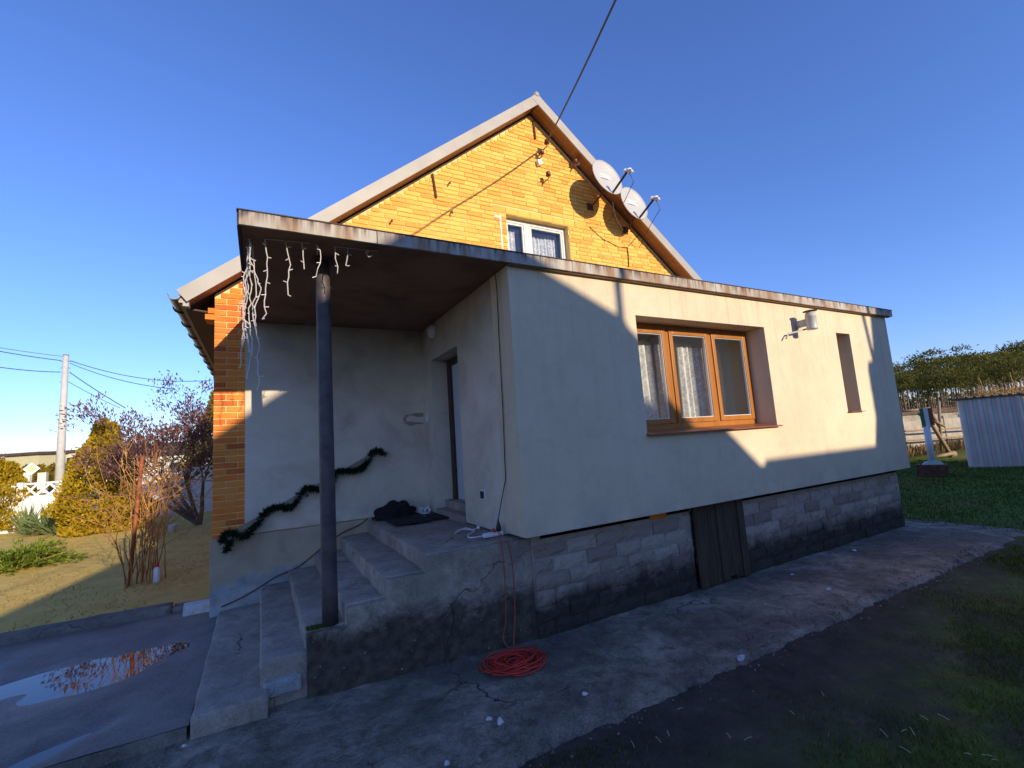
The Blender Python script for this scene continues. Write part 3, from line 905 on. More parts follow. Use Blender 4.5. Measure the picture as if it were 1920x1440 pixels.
# iron wall anchors and stray irons
for p0, p1 in (((1000, 226), (1004, 260)), ((811, 326), (818, 370))):
    m = MB(); m.tube([pY(*p0, D - 0.02), pY(*p1, D - 0.02)], 0.019, 6); m.build('wall_anchor', 'iron', house)
for q, s in (((841, 345), 0.035), ((845, 399), 0.05), ((733, 416), 0.03), ((1236, 478), 0.03)):
    p = pY(*q, D); m = MB(); m.tube([p + Vector((0, .01, 0)), p + Vector((0, -.07, 0)), p + Vector((0.0, -.075, -s))], 0.012, 6)
    m.build('iron_stub', 'iron', house)
m = MB()
for q in range(8): pass
p = pY(1240, 470, D)
m.tube([p + Vector((-.05, 0, .04)), p + Vector((-.05, -.1, -.02)), p + Vector((0, -.16, -.06)), p + Vector((.06, -.16, .0)), p + Vector((.06, -.16, .12))], 0.012, 6)
m.build('iron_hook', 'rustpipe', house)

# porch plaster and plinth on the gable wall
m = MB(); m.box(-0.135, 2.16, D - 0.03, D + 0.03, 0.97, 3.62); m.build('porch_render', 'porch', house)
rough_box('plinth', 'plinth', (-0.515, 2.2, D - 0.025, D + 0.05, -0.02, 0.955), house, 0.14, 0.006, 0.01, 5)
m = MB(); m.box(-0.165, -0.135, D - 0.024, D + 0.02, 0.97, 3.60); m.build('render_edge_trim', 'porch', house)

# ================================================================== ANNEX
annex = thing('flat_roofed_annex', 'grey rendered flat roofed annex with oak brown window and porch canopy', 'annex', (5.9, 5.2, 0))
WAX, WAY, WAXR = 2.15, 3.85, 9.71
ZB, ZT = 0.97, 3.597
us = [WAX, 3.785, 6.17, 8.015, 8.42, WAXR]; zs = [ZB, 1.835, 1.965, 3.204, 3.225, ZT]
mb = MB()
wall_grid(mb, us, zs, {(1, 1), (1, 2), (3, 2), (3, 3)}, WAY, WAY + 0.40)
fw = mb.build('front_wall', 'plaster', annex)
mb = MB()
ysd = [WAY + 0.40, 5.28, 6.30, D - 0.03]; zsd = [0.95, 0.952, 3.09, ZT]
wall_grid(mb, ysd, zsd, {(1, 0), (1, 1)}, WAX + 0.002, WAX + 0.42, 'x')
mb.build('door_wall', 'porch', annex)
mb = MB(); mb.box(WAXR - .38, WAXR - .002, WAY + .40, D, ZB, ZT)
mb.build('end_wall', 'plaster', annex)
mb = MB(); mb.box(6.28, 6.38, WAY + .40, D, 1.0, ZT - .005).box(WAX + .42, WAXR - .38, D - .12, D - .03, 1.0, ZT - .005); mb.build('partition_wall', 'interior', annex)
mb = MB(); mb.box(2.40, 9.6, 4.02, D, 0.90, 0.96); mb.build('floor_slab', 'kerb', annex)

# roof slab, soffit, flashing
RX0, RX1, RY = -0.13, 9.80, 3.80
mb = MB(); mb.box(RX0, RX1, RY, D - 0.001, 3.604, 3.70); roof = mb.build('roof_slab', 'soffit', annex)
mb = MB(); mb.box(RX0 - .025, RX1 + .02, RY - .034, D - .002, 3.7035, 3.713); mb.build('roofing_felt', 'bitumen', roof)
jx = [RX0 - .012, 0.87, 2.89, 5.15, 7.45, 9.3, RX1 + .012]
for a, b_ in zip(jx[:-1], jx[1:]):
    rough_box('fascia_strip', 'fascia', (a + .0025, b_ - .0025, RY - .028, RY - .004, 3.592, 3.702), roof, 0.2, 0.0025, 0.003, a)
mb = MB(); mb.box(RX0 - .022, RX0 - .003, RY - .004, D - .01, 3.59, 3.702); mb.build('canopy_edge', 'bitumen', roof)
mb = MB(); mb.box(WAX + .0, RX1 - .02, RY, WAY - .003, 3.584, 3.602); mb.build('soffit_board', 'soffitwood', roof)

# block plinth
BY = 4.0
mb = MB(); mb.box(2.30, 4.49, BY + .02, BY + .3, -0.02, 0.97).box(5.42, 9.60, BY + .02, BY + .3, -0.02, 0.97).box(9.3, 9.6, BY + .3, D, -0.02, 0.97).box(4.49, 5.42, BY + .2, BY + .3, -.02, .97)
base = mb.build('block_plinth', 'bmortar', annex)
def block_mesh(seed):
    rg = np.random.default_rng(seed)
    nx, nz_ = 5, 3
    m = MB()
    for j in range(nz_ + 1):
        for i in range(nx + 1):
            ed = (i in (0, nx)) or (j in (0, nz_))
            m.v.append((-0.5 + i / nx + (rg.uniform(-.012, .012) if ed else 0), (0.012 if ed else 0) + rg.uniform(-.006, .007), -0.5 + j / nz_ + (rg.uniform(-.025, .025) if ed else 0)))
    for j in range(nz_):
        for i in range(nx):
            a = j * (nx + 1) + i
            m.f.append((a, a + 1, a + nx + 2, a + nx + 1))
    loop = [i for i in range(nx + 1)] + [j * (nx + 1) + nx for j in range(1, nz_ + 1)] + [nz_ * (nx + 1) + i for i in range(nx - 1, -1, -1)] + [j * (nx + 1) for j in range(nz_ - 1, 0, -1)]
    k0 = len(m.v)
    for a in loop: m.v.append((m.v[a][0], 0.06, m.v[a][2]))
    for k in range(len(loop)):
        q = (k + 1) % len(loop)
        m.f.append((loop[q], loop[k], k0 + k, k0 + q))
    return m.mesh('block', 'block')
bmeshes = [block_mesh(s) for s in range(7)]
random.seed(12)
for ci in range(6):
    z0 = -0.005 + ci * 0.145 if ci else -0.005
    hgt = 0.132
    for a0, a1 in ((2.315, 4.485), (5.425, 9.595)):
        x = a0 - (0.0 if ci % 2 else 0.19)
        while x < a1:
            L = 0.37 + random.uniform(-.03, .03)
            a, b_ = max(a0, x), min(a1, x + L)
            if b_ - a > 0.07:
                o = bpy.data.objects.new('block', random.choice(bmeshes)); col.objects.link(o)
                o.location = ((a + b_) / 2, BY + random.uniform(-.005, .006), z0 + hgt / 2); o.scale = (b_ - a, 1, hgt)
                o.rotation_euler = (0, random.uniform(-.008, .008), 0)
                attach(o, base)
            x += L + 0.018
# a few old red bricks packed under the wall
for xx, L in ((3.98, .26),):
    o = bpy.data.objects.new('packing_brick', mst); col.objects.link(o); o.location = (xx, BY + .004, .915); o.scale = (L / .25, 1, 1); attach(o, base)
# wooden hatch
hx = 4.505
hatch = None
hz = [0.0, .012, .0, .02, .05, .008, .0]
hb = MB(); hb.box(4.50, 5.41, 3.99, 4.005, .30, .38); hb.box(4.50, 5.41, 3.99, 4.005, .78, .86)
hatch = hb.build('cellar_hatch', 'hatchwood', annex)
for k in range(7):
    wd = 0.128
    rough_box('plank', 'hatchwood', (hx, hx + wd - 0.006, 3.962 + 0.006 * (k % 3), 3.988, 0.012 + hz[k], 0.962), hatch, 0.2, 0.004, 0.004, k + 20)
    hx += wd + 0.001

# ---- main annex window
win = MB()
FY, FX0, FX1, FZ0, FZ1 = 4.13, 3.785, 6.17, 1.87, 3.204
fw_ = 0.055
m1, m2 = 4.555, 5.36
for q in ((FX0, FX0 + fw_, FZ0, FZ1), (FX1 - fw_, FX1, FZ0, FZ1), (FX0 + fw_, FX1 - fw_, FZ1 - fw_, FZ1), (FX0 + fw_, FX1 - fw_, FZ0, FZ0 + .075), (m1 - .03, m1 + .03, FZ0 + .075, FZ1 - fw_), (m2 - .03, m2 + .03, FZ0 + .075, FZ1 - fw_)):
    win.box(q[0], q[1], FY, FY + .07, q[2], q[3])
wino = win.build('window', 'oak', annex)
for a, b_ in ((FX0 + fw_, m1 - .03), (m1 + .03, m2 - .03), (m2 + .03, FX1 - fw_)):
    a += .004; b_ -= .004; c, d_ = FZ0 + .079, FZ1 - fw_ - .004
    s = MB(); sw = .062
    for q in ((a, a + sw, c, d_), (b_ - sw, b_, c, d_), (a + sw, b_ - sw, d_ - sw, d_), (a + sw, b_ - sw, c, c + sw)):
        s.box(q[0], q[1], FY - .018, FY + .05, q[2], q[3])
    so_ = s.build('sash', 'oak', wino)
    bv = so_.modifiers.new('b', 'BEVEL'); bv.width = 0.006; bv.segments = 2
    m = MB(); gk = .007
    for q in ((a + sw, a + sw + gk, c + sw, d_ - sw), (b_ - sw - gk, b_ - sw, c + sw, d_ - sw), (a + sw + gk, b_ - sw - gk, d_ - sw - gk, d_ - sw), (a + sw + gk, b_ - sw - gk, c + sw, c + sw + gk)):
        m.box(q[0], q[1], FY - .004, FY + .03, q[2], q[3])
    m.build('glazing_bead', 'whiteplastic', so_)
    m = MB(); m.box(a + sw, b_ - sw, FY + .012, FY + .018, c + sw, d_ - sw); m.build('pane', 'glass', so_)
sl_ = MB(); sl_.prism([(0, 0)] * 0 or [(3.765, 1.837), (6.195, 1.837), (6.195, 1.846), (3.765, 1.846)], 3.80, 4.06)
sv = MB()
x0, x1 = 3.79, 6.165
sv.v = [(x0 - .03, 3.79, 1.823), (x1 + .03, 3.79, 1.823), (x1, 4.13, 1.872), (x0, 4.13, 1.872), (x0 - .03, 3.79, 1.838), (x1 + .03, 3.79, 1.838), (x1, 4.13, 1.885), (x0, 4.13, 1.885)]
sv.f = [(3, 2, 1, 0), (4, 5, 6, 7), (0, 1, 5, 4), (1, 2, 6, 5), (2, 3, 7, 6), (3, 0, 4, 7)]
sv.build('window_sill', 'sill', annex)
wavy('net_curtain', 'netcurtain', wino, 3.88, 5.78, 4.25 + .06, 1.95, 3.15, .012, 26, 5, 200)
wavy('lace_curtain', 'lace', wino, 3.90, 4.50, 4.25 + .10, 1.90, 2.98, .035, 5, 6, 90)
wavy('lace_curtain', 'lace', wino, 4.55, 4.72, 4.25 + .10, 1.90, 3.0, .03, 1.5, 8, 40)
wavy('lace_curtain', 'lace', wino, 4.98, 5.46, 4.25 + .10, 1.90, 2.98, .035, 5, 7, 90)

# narrow slot window
m = MB()
for q in ((8.017, 8.06, 1.97, 3.223), (8.375, 8.418, 1.97, 3.223), (8.06, 8.375, 3.17, 3.223), (8.06, 8.375, 1.97, 2.03)):
    m.box(q[0], q[1], 4.10, 4.15, q[2], q[3])
nw = m.build('narrow_window', 'oak', annex)
m = MB(); m.box(8.06, 8.375, 4.12, 4.126, 2.03, 3.17); m.build('pane', 'glass', nw)
m = MB(); m.box(8.0, 8.445, 3.80, 4.10, 1.962, 1.972); m.build('narrow_sill', 'sill', annex)

# door
dr = MB()
dx0 = WAX + 0.24
for q in ((5.282, 5.35, 1.12, 3.088), (6.17, 6.298, 1.12, 3.088)):
    dr.box(dx0, dx0 + .08, q[0], q[1], q[2], q[3])
dr.box(dx0, dx0 + .08, 5.35, 6.17, 3.0, 3.088)
door = dr.build('door', 'doorframe', annex)
m = MB(); m.box(dx0 + .03, dx0 + .075, 5.352, 6.168, 1.125, 2.998); lf = m.build('door_leaf', 'doorwhite', door)
m = MB()
for zz in ((1.25, 1.95), (2.15, 2.85)):
    m.box(dx0 + .022, dx0 + .03, 5.50, 6.02, zz[0], zz[1])
m.build('panel', 'doorwhite', lf)
m = MB(); m.tube([(dx0 + .03, 5.46, 2.12), (dx0 - .03, 5.46, 2.12), (dx0 - .03, 5.57, 2.12)], .009, 8); m.build('door_handle', 'iron', lf)
m = MB(); m.box(WAX - .02, dx0 + .1, 5.284, 6.296, .932, 1.02).box(WAX + .12, dx0 + .1, 5.286, 6.294, 1.022, 1.12); m.build('threshold', 'step', door)

# small fittings on the annex
p = pX(907, 927, WAX)
m = MB(); m.box(WAX - .012, WAX + .004, p.y - .04, p.y + .04, p.z - .055, p.z + .055); sk = m.build('socket', 'whiteplastic', annex)
m = MB(); m.box(WAX - .03, WAX - .013, p.y - .03, p.y + .028, p.z - .04, p.z + .035); m.build('socket_flap', 'black', sk)
p = pX(801, 784, WAX)
m = MB(); m.box(WAX - .014, WAX + .004, p.y - .035, p.y + .035, p.z - .06, p.z + .06); sw_ = m.build('light_switch', 'whiteplastic', annex)
m = MB(); m.box(WAX - .02, WAX - .0145, p.y - .022, p.y + .022, p.z - .04, p.z + .04); m.build('rocker', 'whiteplastic', sw_)
p = pX(815, 622, WAX)
m = MB(); m.lathe(p, [(.10, .005), (.105, -.03), (.09, -.07), (.05, -.095), (.005, -.10)], (1, 0, 0), 20); m.build('porch_lamp', 'doorwhite', annex, True)
# grey smeared filling left of the switch
m = MB()
pp = [(2.12, 2.34), (2.02, 2.345), (1.93, 2.35), (1.86, 2.33), (1.835, 2.285), (1.85, 2.24), (1.92, 2.215), (2.02, 2.22), (2.12, 2.215)]
vv = []
for k, (a, b_) in enumerate(pp):
    q0 = pp[max(0, k - 1)]; q1 = pp[min(len(pp) - 1, k + 1)]
    tx, tz = q1[0] - q0[0], q1[1] - q0[1]; ln = math.hypot(tx, tz); wd = .021 + .011 * math.sin(k * 2.3) + .006 * math.cos(k * 5.1)
    vv.append(((a - tz / ln * wd, b_ + tx / ln * wd), (a + tz / ln * wd, b_ - tx / ln * wd)))
for k in range(len(vv) - 1):
    (a, b_), (c, d_) = vv[k], vv[k + 1]
    m.prism([a, b_, d_, c], D - .0325, D - .028)
m.build('mortar_patch', 'step', annex)

# flue outlet
vp = pY(1521, 601, 3.63)
fl = thing('flue_outlet', 'grey round flue pipe sticking out of the annex wall under the roof edge', 'flue pipe', (vp.x, WAY, vp.z))
m = MB(); m.tube([(vp.x + .02, WAY + .02, vp.z - .01), (vp.x, vp.y, vp.z - .01)], .055, 16); m.build('elbow', 'dish', fl, True)
m = MB(); m.lathe((vp.x, vp.y, vp.z - .13), [(.068, 0), (.072, .01), (.07, .02), (.07, .18), (.074, .185), (.074, .2), (.07, .205), (.07, .235), (.05, .24), (.05, .262)], n=24); m.build('pipe', 'dish', fl, True)
m = MB(); m.lathe((vp.x, vp.y, vp.z + .135), [(.09, 0), (.092, .006), (.06, .012), (.002, .018)], n=24); m.build('cap', 'iron', fl, True)
a, b_, c = pY(1512, 617, 3.70), pY(1478, 626, 3.80), pY(1474, 635, 3.79)
m = MB(); m.tube([a, b_, c], .012, 8); m.build('drip_pipe', 'dish', fl, True)
m = MB(); m.lathe((vp.x + .02, WAY + .001, vp.z - .01), [(.085, 0), (.085, -.012)], (0, 1, 0), 20); m.build('collar', 'dish', fl)

# porch post
pb = Vector((0.51, 4.32, 0.47)); pt = Vector((0.495, 4.30, 3.603))
post = thing('porch_post', 'dark round steel post carrying the porch canopy beside the steps', 'post', pb)
m = MB(); m.tube([pb + (pt - pb) * k / 12 for k in range(13)], [.064 - .004 * k / 12 for k in range(13)], 20); m.build('shaft', 'postpaint', post, True)
m = MB(); m.box(pt.x - .085, pt.x + .085, pt.y - .085, pt.y + .085, 3.588, 3.602); m.build('head_plate', 'iron', post)
m = MB(); m.tube([Vector((pb.x + .062 * math.cos(t), pb.y + .062 * math.sin(t), 3.35 + .01 * math.sin(3 * t))) for t in [2 * math.pi * k / 20 for k in range(20)]], .004, 5, closed=True); m.build('wire_tie', 'iron', post)

# ================================================================== STEPS
steps = thing('entrance_steps', 'worn concrete steps climbing to the porch landing', 'steps', (0.8, 5.4, 0))
nose = [-0.42, 0.0, 0.31, 0.615, 0.925, 1.275]
zt = [0.15, 0.34, 0.47, 0.62, 0.78, 0.93]
yf = [4.09, 4.24, 4.27, 4.24, 4.22, 4.22]
for k in range(5):
    rough_box('step', 'step', (nose[k], nose[k + 1] + 0.05 + .003 * k, yf[k], D - .03, -0.03, zt[k]), steps, 0.11, 0.012, 0.018, k + 40, 4)
rough_box('landing', 'step', (nose[5], 2.36, 4.13, D - .03, .62, zt[5]), steps, 0.13, 0.010, 0.02, 50, 4)
def flank():
    def prof(x):
        for k in range(5, 1, -1):
            if x >= nose[k] + .012: return zt[k] - .012
        return zt[2] - .012
    us_ = sorted(set([nose[2] + .012] + [nose[k] + .012 for k in range(3, 6)] + list(np.round(np.arange(.36, 2.30, .05), 4)) + [2.305]))
    zs_ = sorted(set([-.03] + list(np.round(np.arange(.02, .92, .045), 4)) + [zt[k] - .012 for k in range(2, 6)]))
    mb_ = MB(); holes = set()
    for i in range(len(us_) - 1):
        for k in range(len(zs_) - 1):
            if (zs_[k] + zs_[k + 1]) / 2 > prof((us_[i] + us_[i + 1]) / 2): holes.add((i, k))
    wall_grid(mb_, us_, zs_, holes, 4.20, 4.34)
    bm = bmesh.new(); me = mb_.mesh('stair_flank', 'stairside', True); bm.from_mesh(me); bmesh.ops.remove_doubles(bm, verts=bm.verts, dist=1e-4)
    for v in bm.verts:
        front = v.co.y < 4.25
        v.co.y += -.085 * (v.co.x - .32) / 1.0
        if front:
            v.co.y += .012 * noise.noise(v.co * 3) + .009 * noise.noise(v.co * 9) + .005 * noise.noise(v.co * 21)
            v.co.y += -.03 * max(0, .25 - v.co.z)
        v.co.z += .006 * noise.noise(v.co * 14) if v.co.z > .1 else 0
        v.co.x += .005 * noise.noise(v.co * 11 + Vector((5, 0, 0)))
    bmesh.ops.recalc_face_normals(bm, faces=bm.faces); bm.to_mesh(me); bm.free()
    for p_ in me.polygons: p_.use_smooth = True
    me.set_sharp_from_angle(angle=math.radians(38))
    return put('stair_flank', me, steps)
flank()
# fresh mortar repair on the second step
rough_box('mortar_repair', 'patch', (0.02, 0.285, 4.205, 4.3, 0.07, 0.19), steps, 0.05, 0.016, 0.02, 71, 9)
# loose chunk at the foot of the steps
def chunk(name, label, loc, s, seed, mat='stone', cat='stone', rz=0.0, group=None):
    bm = bmesh.new(); bmesh.ops.create_icosphere(bm, subdivisions=2, radius=1)
    rs_ = random.Random(seed)
    cuts = [(Vector((rs_.uniform(-1, 1), rs_.uniform(-1, 1), rs_.uniform(-.4, 1))).normalized(), rs_.uniform(.35, .75)) for _ in range(7)]
    for v in bm.verts:
        for nn_, dd_ in cuts:
            e_ = v.co.dot(nn_) - dd_
            if e_ > 0: v.co -= nn_ * e_
        v.co *= 1.25 + 0.12 * noise.noise(v.co * 2.3 + Vector((seed * 2.3, seed, 0)))
        v.co = Vector((v.co.x * s[0], v.co.y * s[1], max(v.co.z, -.55) * s[2]))
    me = bpy.data.meshes.new(name); bm.to_mesh(me); bm.free(); me.materials.append(MAT[mat])
    o = put(name, me); o.location = Vector(loc) + Vector((0, 0, s[2] * .5)); o.rotation_euler = (0, 0, rz)
    return tag(o, label, cat, group)
chunk('concrete_chunk', 'broken grey concrete chunk at the foot of the lowest step', pZ(478, 1347, .0), (.05, .035, .035), 1, 'patch')
chunk('stone', 'largest white stone on the far edge of the concrete apron', pZ(1388, 1235, -.02), (.045, .03, .025), 2, rz=.5)
chunk('stone', 'white pointed stone on the apron below the red cord', pZ(939, 1356, 0), (.025, .02, .026), 3)
chunk('stone', 'small grey stone just left of the pointed white one', pZ(918, 1349, 0), (.022, .016, .015), 4)
chunk('stone', 'pale stone on the apron between the red cord and the lawn', pZ(1098, 1302, 0), (.024, .016, .014), 5)
chunk('stone', 'pale stone lying beside the dark damp hollow in the apron', pZ(1553, 1106, 0), (.035, .025, .02), 6)
chunk('stone', 'flat pale stone on the apron near the far end of the block plinth', pZ(1602, 1033, 0), (.05, .03, .015), 7)
chunk('stone', 'white stone at the lower edge of the photo below the steps', pZ(838, 1433, 0), (.018, .014, .012), 8)
chunk('stone', 'small white stone on the apron in front of the hatch', pZ(1486, 1078, 0), (.025, .015, .012), 9)
chunk('stone', 'white pebble on the apron right beside the lowest step', pZ(347, 1400, 0), (.016, .012, .012), 10)
o = rough_box('stone_block', 'stone', (-0.80, -0.50, 6.93, 7.10, 0.05, 0.20), None, 0.08, 0.008, 0.012, 80)
tag(o, 'white chipped stone block at the end of the kerb by the house corner', 'stone block')
o = rough_box('kerb_end_stone', 'kerb', (-0.94, -0.52, 7.20, 7.42, -0.03, 0.14), kerb, 0.12, 0.012, 0.02, 81)

# ================================================================== SATELLITE DISHES
def dish(centre, wallp, label, R_=0.40):
    t = thing('satellite_dish', label, 'satellite dish', wallp, 'satellite dishes on the gable')
    # faces the sun side, slightly up and to the right
    n = Vector((0.08, -0.95, 0.22)).normalized()
    e = n.cross(Vector((0, 0, 1))).normalized() * -1
    u = n.cross(e); u = u if u.z > 0 else -u
    m = MB(); ns, nr = 36, 7
    m.v.append(tuple(centre - n * 0.075))
    for j in range(1, nr + 1):
        for i in range(ns):
            a = 2 * math.pi * i / ns; q = j / nr
            m.v.append(tuple(centre + e * (R_ * .93 * q * math.cos(a)) + u * (R_ * q * math.sin(a)) - n * (0.075 * (1 - q * q))))
    for i in range(ns): m.f.append((0, 1 + i, 1 + (i + 1) % ns))
    for j in range(nr - 1):
        for i in range(ns):
            a, b2 = 1 + j * ns, 1 + (j + 1) * ns
            m.f.append((a + i, b2 + i, b2 + (i + 1) % ns, a + (i + 1) % ns))
    o = m.build('reflector', 'dish', t, True, recalc=False)
    sd = o.modifiers.new('s', 'SOLIDIFY'); sd.thickness = 0.012; sd.offset = 0
    m = MB(); m.tube([centre + e * (R_ * .93 * math.cos(2 * math.pi * i / 40)) + u * (R_ * math.sin(2 * math.pi * i / 40)) for i in range(40)], .011, 6, closed=True)
    m.build('rim', 'dish', o, True)
    # faint sticker: plate with a small ring emblem
    pc = centre + u * .07 - n * .055 + e * .0
    m = MB(); m.obox(pc, e * .15, u * .055, n * .002); lg = m.build('sticker', 'dishlogo', o)
    m = MB(); m.tube([pc - e * .105 + n * .004 + e * (.028 * math.cos(2 * math.pi * i / 16)) + u * (.028 * math.sin(2 * math.pi * i / 16)) for i in range(16)], .004, 5, closed=True)
    m.build('emblem', 'dish', lg)
    low = centre - u * (R_ * .98)
    lnb = centre + n * .42 - u * .20 + e * .05
    m = MB(); m.obox((low + lnb) / 2, (lnb - low) * .5, e * .014, (lnb - low).cross(e).normalized() * .014); m.build('feed_arm', 'black', t)
    ax = (centre - lnb).normalized()
    m = MB(); m.lathe(lnb, [(.03, -.05), (.034, .0), (.034, .05), (.042, .055), (.042, .075), (.005, .08)], ax, 14)
    l_ = m.build('feed_head', 'whiteplastic', t, True)
    m = MB(); m.obox(lnb - ax * .03 - u * .035, e * .03, u * .03, ax * .045); m.build('feed_housing', 'dish', l_)
    m = MB(); m.tube([lnb - u * .05, lnb - u * .25 + e * .04, low - u * .1 + e * .28, wallp + Vector((.3, -.03, -.35))], .006, 5); m.build('feed_cable', 'cable', t)
    # bracket from wall
    bk = centre - n * .10 - u * .1
    m = MB(); m.tube([wallp + Vector((0, .01, 0)), wallp + Vector((0, -.12, 0)), Vector((wallp.x, bk.y + .03, wallp.z)) * .5 + bk * .5, bk], .02, 8); m.build('bracket', 'iron', t, True)
    m = MB(); m.obox(wallp + Vector((0, -.008, 0)), (.07, 0, 0), (0, .006, 0), (0, 0, .07)); m.build('wall_plate', 'iron', t)
    m = MB(); m.obox(bk - n * .05, e * .06, u * .08, n * .03); m.build('mount', 'iron', t)
d1 = pY(1139, 332, D - 0.56); d2 = pY(1189, 381, D - 0.42)
dish(d1, pY(1106, 388, D), 'upper grey satellite dish on the gable below the roof verge', 0.375)
dish(d2, pY(1172, 432, D), 'lower grey satellite dish on the gable, nearer the annex roof', 0.365)
# white cable hanging between the dishes
pts = [pY(*q, D - .03) for q in ((1146, 372), (1150, 385), (1152, 400), (1158, 415), (1168, 432))]
m = MB(); m.tube(pts, .012, 6); tag(m.build('white_cable', 'whiteplastic', None, True), 'short white cable hanging on the brick below the upper dish', 'cable')
pts = [pY(*q, D - .01) for q in ((1105, 425), (1130, 448), (1160, 463), (1176, 464), (1200, 437))]
m = MB(); m.tube(pts, .006, 5); tag(m.build('thin_cable', 'cable', None, True), 'thin dark cable looped over the brick below the lower dish', 'cable')
pts = [pY(*q, D - .01) for q in ((1176, 464), (1178, 478), (1179, 500))]
m = MB(); m.tube(pts, .012, 5); tag(m.build('down_cable', 'iron', None, True), 'rusty cable end running down the brick beside the roof edge', 'cable')

# insulators
def insulator(px, py, label, out=0.16, white=False, flip=1):
    p = pY(px, py, D)
    t = thing('insulator', label, 'insulator', p, 'insulators on the gable')
    m = MB(); m.tube([p + Vector((0, .01, -.05)), p + Vector((0, -out * .7, -.05)), p + Vector((.03 * flip, -out, -.03)), p + Vector((.03 * flip, -out, .03))], .011, 6); m.build('hook', 'iron', t, True)
    c = p + Vector((.03 * flip, -out, .02))
    m = MB(); m.lathe(c, [(.028, 0), (.05, .008), (.048, .025), (.03, .035), (.042, .05), (.04, .075), (.022, .09), (.004, .1)], (0, 0, 1), 14); m.build('bell', 'whiteplastic' if white else 'porcelain', t, True)
insulator(1012, 283, 'topmost brown insulator where the overhead cable meets the gable', .2)
insulator(1007, 297, 'brown insulator just below the topmost one on the gable', .12)
insulator(1017, 340, 'lone brown insulator above the gable window', .16)
insulator(1070, 314, 'brown insulator beside the white bracket under the right verge', .12)
m = MB(); p = pY(1081, 303, D); m.box(p.x - .02, p.x + .02, p.y - .09, p.y + .012, p.z - .09, p.z + .09); tag(m.build('bracket_plate', 'white'), 'white upright bracket plate under the right roof verge', 'bracket')
m = MB(); p = pY(1009, 307, D); m.obox(p + Vector((0, -.03, 0)), (.04, 0, .02), (0, .045, 0), (-.015, 0, .05)); tag(m.build('junction_box', 'white'), 'small white junction box under the insulators on the gable', 'junction box')

# overhead service cable
P0 = pY(1012, 283, D) + Vector((.03, -.2, .05))
Q = Vector((3.52, 3.36, 6.72))
dirw = (Q - P0)
pts = []
for k in range(25):
    t = k / 24 * 6
    pts.append(P0 + dirw * t + Vector((0, 0, -0.035 * math.sin(min(t, 1) * math.pi))))
m = MB(); m.tube(pts, .014, 6); tag(m.build('overhead_cable', 'cable', None, True), 'dark overhead cable running from the gable insulators up out of the picture', 'cable')

# ================================================================== PORCH THINGS
# handrail and garland
ra, rb = Vector((-0.44, D - .10, 0.935)), Vector((1.50, D - .10, 1.87))
hr = thing('handrail', 'bare wooden handrail sloping up the porch wall', 'handrail', (0.5, D, 1.3))
m = MB(); dd = (rb - ra).normalized(); m.obox((ra + rb) / 2, (rb - ra) * .5, (0, .02, 0), dd.cross(Vector((0, 1, 0))) * .026); rl = m.build('rail', 'railwood', hr)
for t in (.08, .5, .92):
    p = ra + (rb - ra) * t
    m = MB(); m.tube([p + Vector((0, 0, -.02)), p + Vector((0, .03, -.06)), p + Vector((0, .075, -.06))], .009, 6); m.build('bracket', 'iron', hr)
gl = thing('pine_garland', 'dark green artificial pine garland wound round the wooden handrail', 'garland', (0.5, D - .1, 1.3))
rng = np.random.default_rng(21)
gp, gd, core = [], [], []
side = dd.cross(Vector((0, 1, 0)))
for k in range(260):
    t = k / 259
    p = ra + (rb - ra) * (0.06 + 0.94 * t)
    ph = t * 2 * math.pi * 4.3 + 1.3 * noise.noise(Vector((t * 5, 0, 0)))
    sag = 0.05 + 0.045 * max(0, math.sin(ph * .5 + 1.0))
    off = side * (0.04 * math.cos(ph) + .03 * noise.noise(Vector((t * 9, 3, 0)))) + Vector((0, -0.035 - 0.025 * math.sin(ph), 0)) + Vector((0, 0, -sag * (0.5 - 0.5 * math.cos(ph)) * .9))
    core.append(p + off)
tail = core[0]
for k in range(24):
    core.insert(0, tail + Vector((-0.03 * math.sin(k * .3) - .004 * k * (k < 12), 0, -0.009 * k)))
for p in core:
    for q in range(16):
        d = Vector(rng.normal(0, 1, 3)).normalized(); gp.append(tuple(p)); gd.append(tuple(d))
m = MB(); m.tube(core[::4], .007, 5); m.build('wire', 'garland', gl)
cards(gp, gd, .062, .006, rng, .1, 'needles', 'garland', gl)

# door mats
def quadslab(name, pts, z0, z1, mat):
    m = MB(); n = len(pts)
    m.v = [(p[0], p[1], z0) for p in pts] + [(p[0], p[1], z1) for p in pts]
    m.f = [tuple(range(n))[::-1], tuple(range(n, 2 * n))] + [((k + 1) % n, k, n + k, n + (k + 1) % n)[::-1] for k in range(n)]
    return m.build(name, mat)
tag(quadslab('doormat', [(1.45, 6.55), (1.43, 5.78), (1.88, 5.72), (1.95, 6.52)], .945, .962, 'mat'), 'larger dark doormat on the landing near the top step', 'doormat')
tag(quadslab('doormat', [(1.97, 6.28), (1.93, 5.80), (2.125, 5.78), (2.12, 6.30)], .945, .96, 'mat'), 'dark doormat right in front of the house door', 'doormat')
# crumpled dark jacket
rng = np.random.default_rng(5)
bm = bmesh.new(); bmesh.ops.create_icosphere(bm, subdivisions=4, radius=1)
for v in bm.verts:
    n1 = noise.noise(v.co * 2.2) ; n2 = noise.noise(v.co * 5 + Vector((4, 0, 0)))
    k = 1 + .38 * n1 + .2 * abs(n2)
    flat = max(v.co.z, -.25)
    v.co = Vector((v.co.x * .25 * k, v.co.y * .12 * k, flat * .15 * k + .04))
me = bpy.data.meshes.new('dark_jacket'); bm.to_mesh(me); bm.free(); me.materials.append(MAT['blackfab'])
for p_ in me.polygons: p_.use_smooth = True
o = put('dark_jacket', me); o.location = (1.62, 6.50, .955); tag(o, 'crumpled black cloth bundle lying on the landing by the wall', 'cloth bundle')
